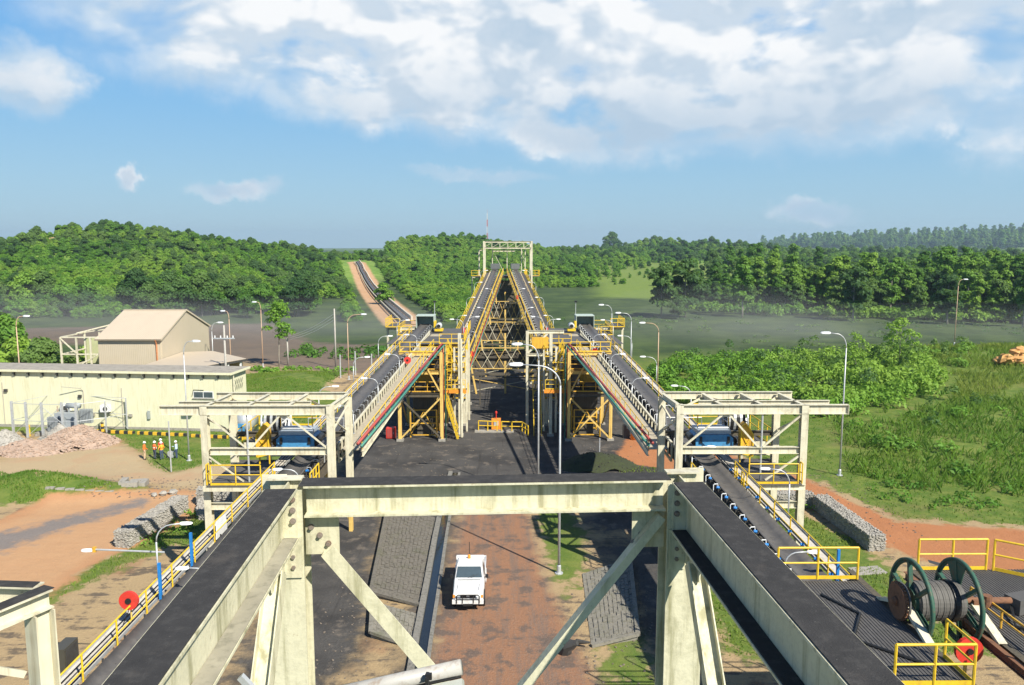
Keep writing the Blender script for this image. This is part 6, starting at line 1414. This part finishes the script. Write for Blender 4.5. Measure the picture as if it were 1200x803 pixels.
t=thing('control_cabinet','dark control cabinet beside the left conveyor near the bottom left','cabinet',(-15.1,25.4,0)); MB().box((-15.1,25.4,5.9),(.42,.85,1.1)).build('cabinet_body',mat('dark_cabinet',(.07,.065,.05),.5),t); MB().box((-15.1,25.4,2.7),(.2,.2,5.4)).build('column',CREAM2,t); MB().box((-14.88,25.4,5.9),(.03,.7,.95)).build('door',DARK,t)
t=thing('fallen_lamp','lamp on a horizontal pole sticking out over the grass left of the conveyor','lamp',(-14.4,31.2,7.2))
MB().tube([(-14.2,31.3,7.3),(-17.2,31.5,7.35)],.04,7).build('pole',GALV,t); MB().box((-17.2,31.5,7.35),(.12,.12,.22)).build('bracket',YELD,t); b=MB(); lamp_head(b,(-17.25,31.5,7.32),(-1,0,0),.5,.2,.12); b.build('lantern',WHITE,t)
for k,(x,y,z) in enumerate(((-11.2,25.2,8.75),)): pass
o=MB().poly([(-13.15,34.2,6.7),(-13.12,35.5,6.75),(-13.12,35.4,7.5),(-13.15,34.3,7.55)],.03).build('white_sign',WHITE); tag(o,'small torn white board tied to the left conveyor rail','board')
# power poles and wires
def power_pole(label,x,y,h,arm=True):
    t=thing('power_pole',label,'power pole',(x,y,hz(x,y)),'power poles'); MB().tube([(0,0,0),(0,0,h)],.17,8,.11).build('pole',mat('concrete_pole',(.42,.40,.36),.8,dirt=(.25,.2,.15),dirt_amt=.4),t,True,local=True)
    if arm:
        MB().box((0,-.15,h-1.6),(2.6,.12,.14)).build('crossarm',GALV,t,local=True)
        for e in (-1.1,-.4,.4,1.1): MB().lathe([(.03,0),(.09,.05),(.05,.14),(.09,.2),(.03,.28)],(e,-.15,h-1.53),8).build('insulator',WHITE,t,local=True)
    return t
power_pole('concrete power pole with cross-arm rising behind the right end of the cream building',-34.3,95,10.2)
power_pole('slim pale power pole on the far side of the small lawn',-27.6,126,9.6,False)
power_pole('short wooden pole beside the young tree',-36.2,129,5.2,False)
for k in range(3):
    p=Vector((-27.6,126,9.0-.5*k)); q=Vector((-36.2,129,4.9-.3*k)); pts=[tuple(p.lerp(q,i/8)-Vector((0,0,.5*math.sin(math.pi*i/8)))) for i in range(9)]
    tag(MB().tube(pts,.03,4).build('power_line',GALV),('topmost','middle','lowest')[k]+' of three sagging wires between the two poles by the young tree','wire','overhead wires')
for i,(x,y,h) in enumerate(((-23.9,112,3.4),(-22.5,116,3.6),(-20.4,118,3.2))):
    o=MB().tube([(0,0,0),(0,0,h)],.11,7).build('marker_post',GALV); o.location=(x,y,hz(x,y)); tag(o,('left','middle','right')[i]+' one of three short grey posts beyond the small lawn','post','grey posts beyond the lawn')

# ------------------------------------------------------------------ cable reel and its platform at the right
def reel_platform():
    t=thing('grating_platform','dark grating platform with yellow rails around the big cable reel','platform',(11,18,0)); z=9.86
    pan=lambda c,d: MB().box(c,d).build('grating_panel',GALVD,t)
    # bearing bars of the grating
    for x0,x1,y0,y1 in ((7.9,10.75,14.2,22.6),(12.9,17.0,14.0,23.4)):
        pan(((x0+x1)/2,(y0+y1)/2,z-.03),(x1-x0,y1-y0,.02)); b=MB(); n=int((x1-x0)/.09)
        for k in range(n): b.box((x0+(k+.5)*(x1-x0)/n,(y0+y1)/2,z-.012),(.022,y1-y0,.016))
        o=b.build('bearing_bars',GALVD,t); o['kind']='stuff'
    MB().box((10.4,22.95,z-.03),(.0+5,.7,.05)).build('grating_panel',GALVD,t) if 0 else None
    for x in (10.85,12.8): MB().ibeam((x,13,z-.18),(x,23.4,z-.18),.2,.34).build('girder',COALST,t)
    for x,y in ((10.85,14),(12.8,14),(12.8,23),(17,14),(17,23)): MB().ibeam((x,y,3.33),(x,y,z-.36),.3,.3).build('column',CREAM2,t)
    handrail(t,[(8.3,22.7,z),(10.75,22.7,z)],1.0,1.1,YEL,.035); handrail(t,[(12.95,23.35,z),(15.1,23.35,z)],1.0,1.0,YEL,.035); handrail(t,[(15.3,23.3,z),(17.0,22.0,z),(17.0,14,z)],1.0,1.5,YEL,.035)
    handrail(t,[(9.0,16.9,z),(10.85,16.9,z),(10.85,18.1,z)],1.0,.9,YEL,.035); handrail(t,[(12.9,17.6,z),(12.9,15.8,z)],1.0,.9,YEL,.035); handrail(t,[(8.0,19.6,z-.05),(8.0,17.0,z-.05)],.7,1.3,YEL,.03,kick=False)
    handrail(t,[(14.2,15.2,z),(16.8,15.2,z)],1.0,1.0,YEL,.035); handrail(t,[(13.2,18.2,z),(13.2,21.0,z)],.5,1.2,YELD,.03,kick=False)
    MB().box((14.4,20.6,z+.22),(.7,.5,.42),.3).build('terminal_box',GALVD,t)
    for P in ([(14.1,20.6,z+.2),(13.6,19.6,z+.05),(14.6,18.4,z+.04),(16.4,18.0,z+.04)],[(9.2,21.6,z+.03),(9.8,20.4,z+.03),(9.0,19.0,z+.03),(10.2,17.8,z+.03)]): MB().tube(P,.04,6).build('loose_cable',BLACK,t)
    MB().ibeam((12.5,13,z-.1),(12.5,23.2,z-.1),.14,.24).build('girder',RUST,t)
    t.location=(13.2,21.6,-4.0); t.scale=(1.2,)*3
    r=thing('cable_reel','large dark green spoked cable reel with rusty sprocket on the grating platform','cable reel',(11.7,20.1,z))
    zc=10.40; rad=1.14; yc=20.1
    for x in (11.02,12.32):
        f=MB().ring((x,yc,zc),(1,0,0),rad,.09,.08,44); f.ring((x,yc,zc),(1,0,0),rad-.06,.05,.08,44); o=f.build('rim',REELG,r,True)
        for k in range(6):
            a=k*math.pi/3+.35; c,s=math.cos(a),math.sin(a); MB().chan((x,yc+.3*c,zc+.3*s),(x,yc+1.07*c,zc+1.07*s),.09,.11,.014,up=(1,0,0)).build('spoke',REELG,r)
        MB().tube([(x-.05,yc,zc),(x+.05,yc,zc)],.36,20).build('hub_plate',REELG,r)
    P=[(12.30,yc+.3*math.cos(a),zc+.3*math.sin(a)) for a in (R(60),R(100))]+[(12.30,yc+1.04*math.cos(a),zc+1.04*math.sin(a)) for a in (R(104),R(92),R(80),R(68),R(56))]
    MB().poly(P,.02).build('cover_plate',REELG,r)
    MB().tube([(11.07,yc,zc),(12.27,yc,zc)],.48,32).build('drum',SPOOL,r,True); wc=MB(); [wc.ring((11.10+k*.052,yc,zc),(1,0,0),.53-.012*(k%3==1),.046,.06,30) for k in range(23)]; wc.build('wound_cable',SPOOL,r); MB().ring((12.02,yc,zc),(1,0,0),.56,.14,.06,32).build('drum_band',BLACK,r)
    MB().tube([(10.5,yc,zc),(13.75,yc,zc)],.085,12).build('shaft',RUST,r,True)
    sp=MB().tube([(10.62,yc,zc),(10.70,yc,zc)],.48,34).build('sprocket',RUST,r); MB().ring((10.76,yc,zc),(1,0,0),.50,.05,.05,34).build('chain',GALVD,sp); MB().tube([(10.55,yc,zc),(10.63,yc,zc)],.13,14).build('sprocket_hub',RUST,sp)
    tooth=shared('tooth',lambda: MB().box((0,0,0),(.06,.05,.05)).mesh('tooth',RUST))
    for k in range(34): a=k*2*math.pi/34; inst('tooth',tooth,sp,(10.68,yc+.495*math.cos(a),zc+.495*math.sin(a)),(a,0,0))
    for x,m in ((10.86,CREAM2),(12.72,CREAM2)):
        for e in (-1,1): MB().chan((x,yc+e*1.35,z-.02),(x,yc+e*.08,zc-.08),.1,.22,.016,up=(1,0,0)).build('stand_leg',m,r)
        MB().box((x,yc,zc-.04),(.14,.34,.2)).build('bearing_block',RUST,r)
    MB().tube([(13.1,yc,zc-.16),(13.1,yc,zc+.14)],.13,10).build('slip_ring_collar',RUST,r)
    r.location=(14.04,24.12,7.832); r.scale=(1.2,)*3
    d=thing('red_disc','round red disc low behind the near rim of the big cable reel','disc',(11.95,18.9,9.3)); MB().tube([(11.95,18.95,9.62),(11.95,18.85,9.62)],.36,20).build('disc',RED,d); MB().tube([(11.95,18.98,9.62),(11.95,18.8,9.62)],.08,10).build('hub',BLACK,d); MB().box((11.95,19.0,9.3),(.06,.06,.7)).build('post',IVORY,d); d.location=(14.34,22.68,7.16); d.scale=(1.2,)*3
reel_platform()

# ------------------------------------------------------------------ air: even haze, and dust drifting over the marsh and the far road
def volume(name,b,dens,col,aniso=.2,label=None):
    m=bpy.data.materials.new(name+'_air'); m.use_nodes=True; q=NT(m.node_tree); q.n.clear()
    v=q.add('ShaderNodeVolumePrincipled',{'Color':(*col,1),'Density':dens,'Anisotropy':aniso}); q.l.new(v.outputs[0],q.add('ShaderNodeOutputMaterial').inputs['Volume'])
    o=b.build(name,m); o['kind']='stuff'
    if label: tag(o,label,'dust')
    return o
def ellipsoid(c,r,n=20):
    b=MB(); pr=[]
    V=[];F=[]; m=10
    for i in range(m+1):
        th=math.pi*i/m
        for k in range(n):
            a=6.28318*k/n; V.append((c[0]+r[0]*math.sin(th)*math.cos(a),c[1]+r[1]*math.sin(th)*math.sin(a),c[2]+r[2]*math.cos(th)))
    for i in range(m):
        for k in range(n): a=i*n+k; e=i*n+(k+1)%n; F.append((a,a+n,e+n,e))
    return b.add(V,F)
HAZE=True
if HAZE:
    volume('haze',MB().box((0,2350,50),(10400,5600,106)),.00015,(.62,.80,.97))
# each dust cloud is a few nested, ever smaller bodies so that it thins out towards its rim
for c,r,d,l in (((-115,185,0),(66,22,11),.0026,'brown dust over the road left of the shed'),((-46,174,0),(44,22,9),.0026,'dust hanging over the dark road behind the young tree'),
                ((46,168,0),(36,26,12),.0022,'dust over the marsh behind the right conveyor head'),((95,165,0),(56,24,8),.0013,'thin dust over the marsh before the wood')):
    for i,k in enumerate((1,.8,.6,.42)): volume('dust_cloud',ellipsoid((c[0]+r[0]*.12*i,c[1],c[2]),(r[0]*k,r[1]*k,r[2]*k)),d,(.80,.79,.78),0,l+(', whole cloud',', body',', inner part',', core')[i])
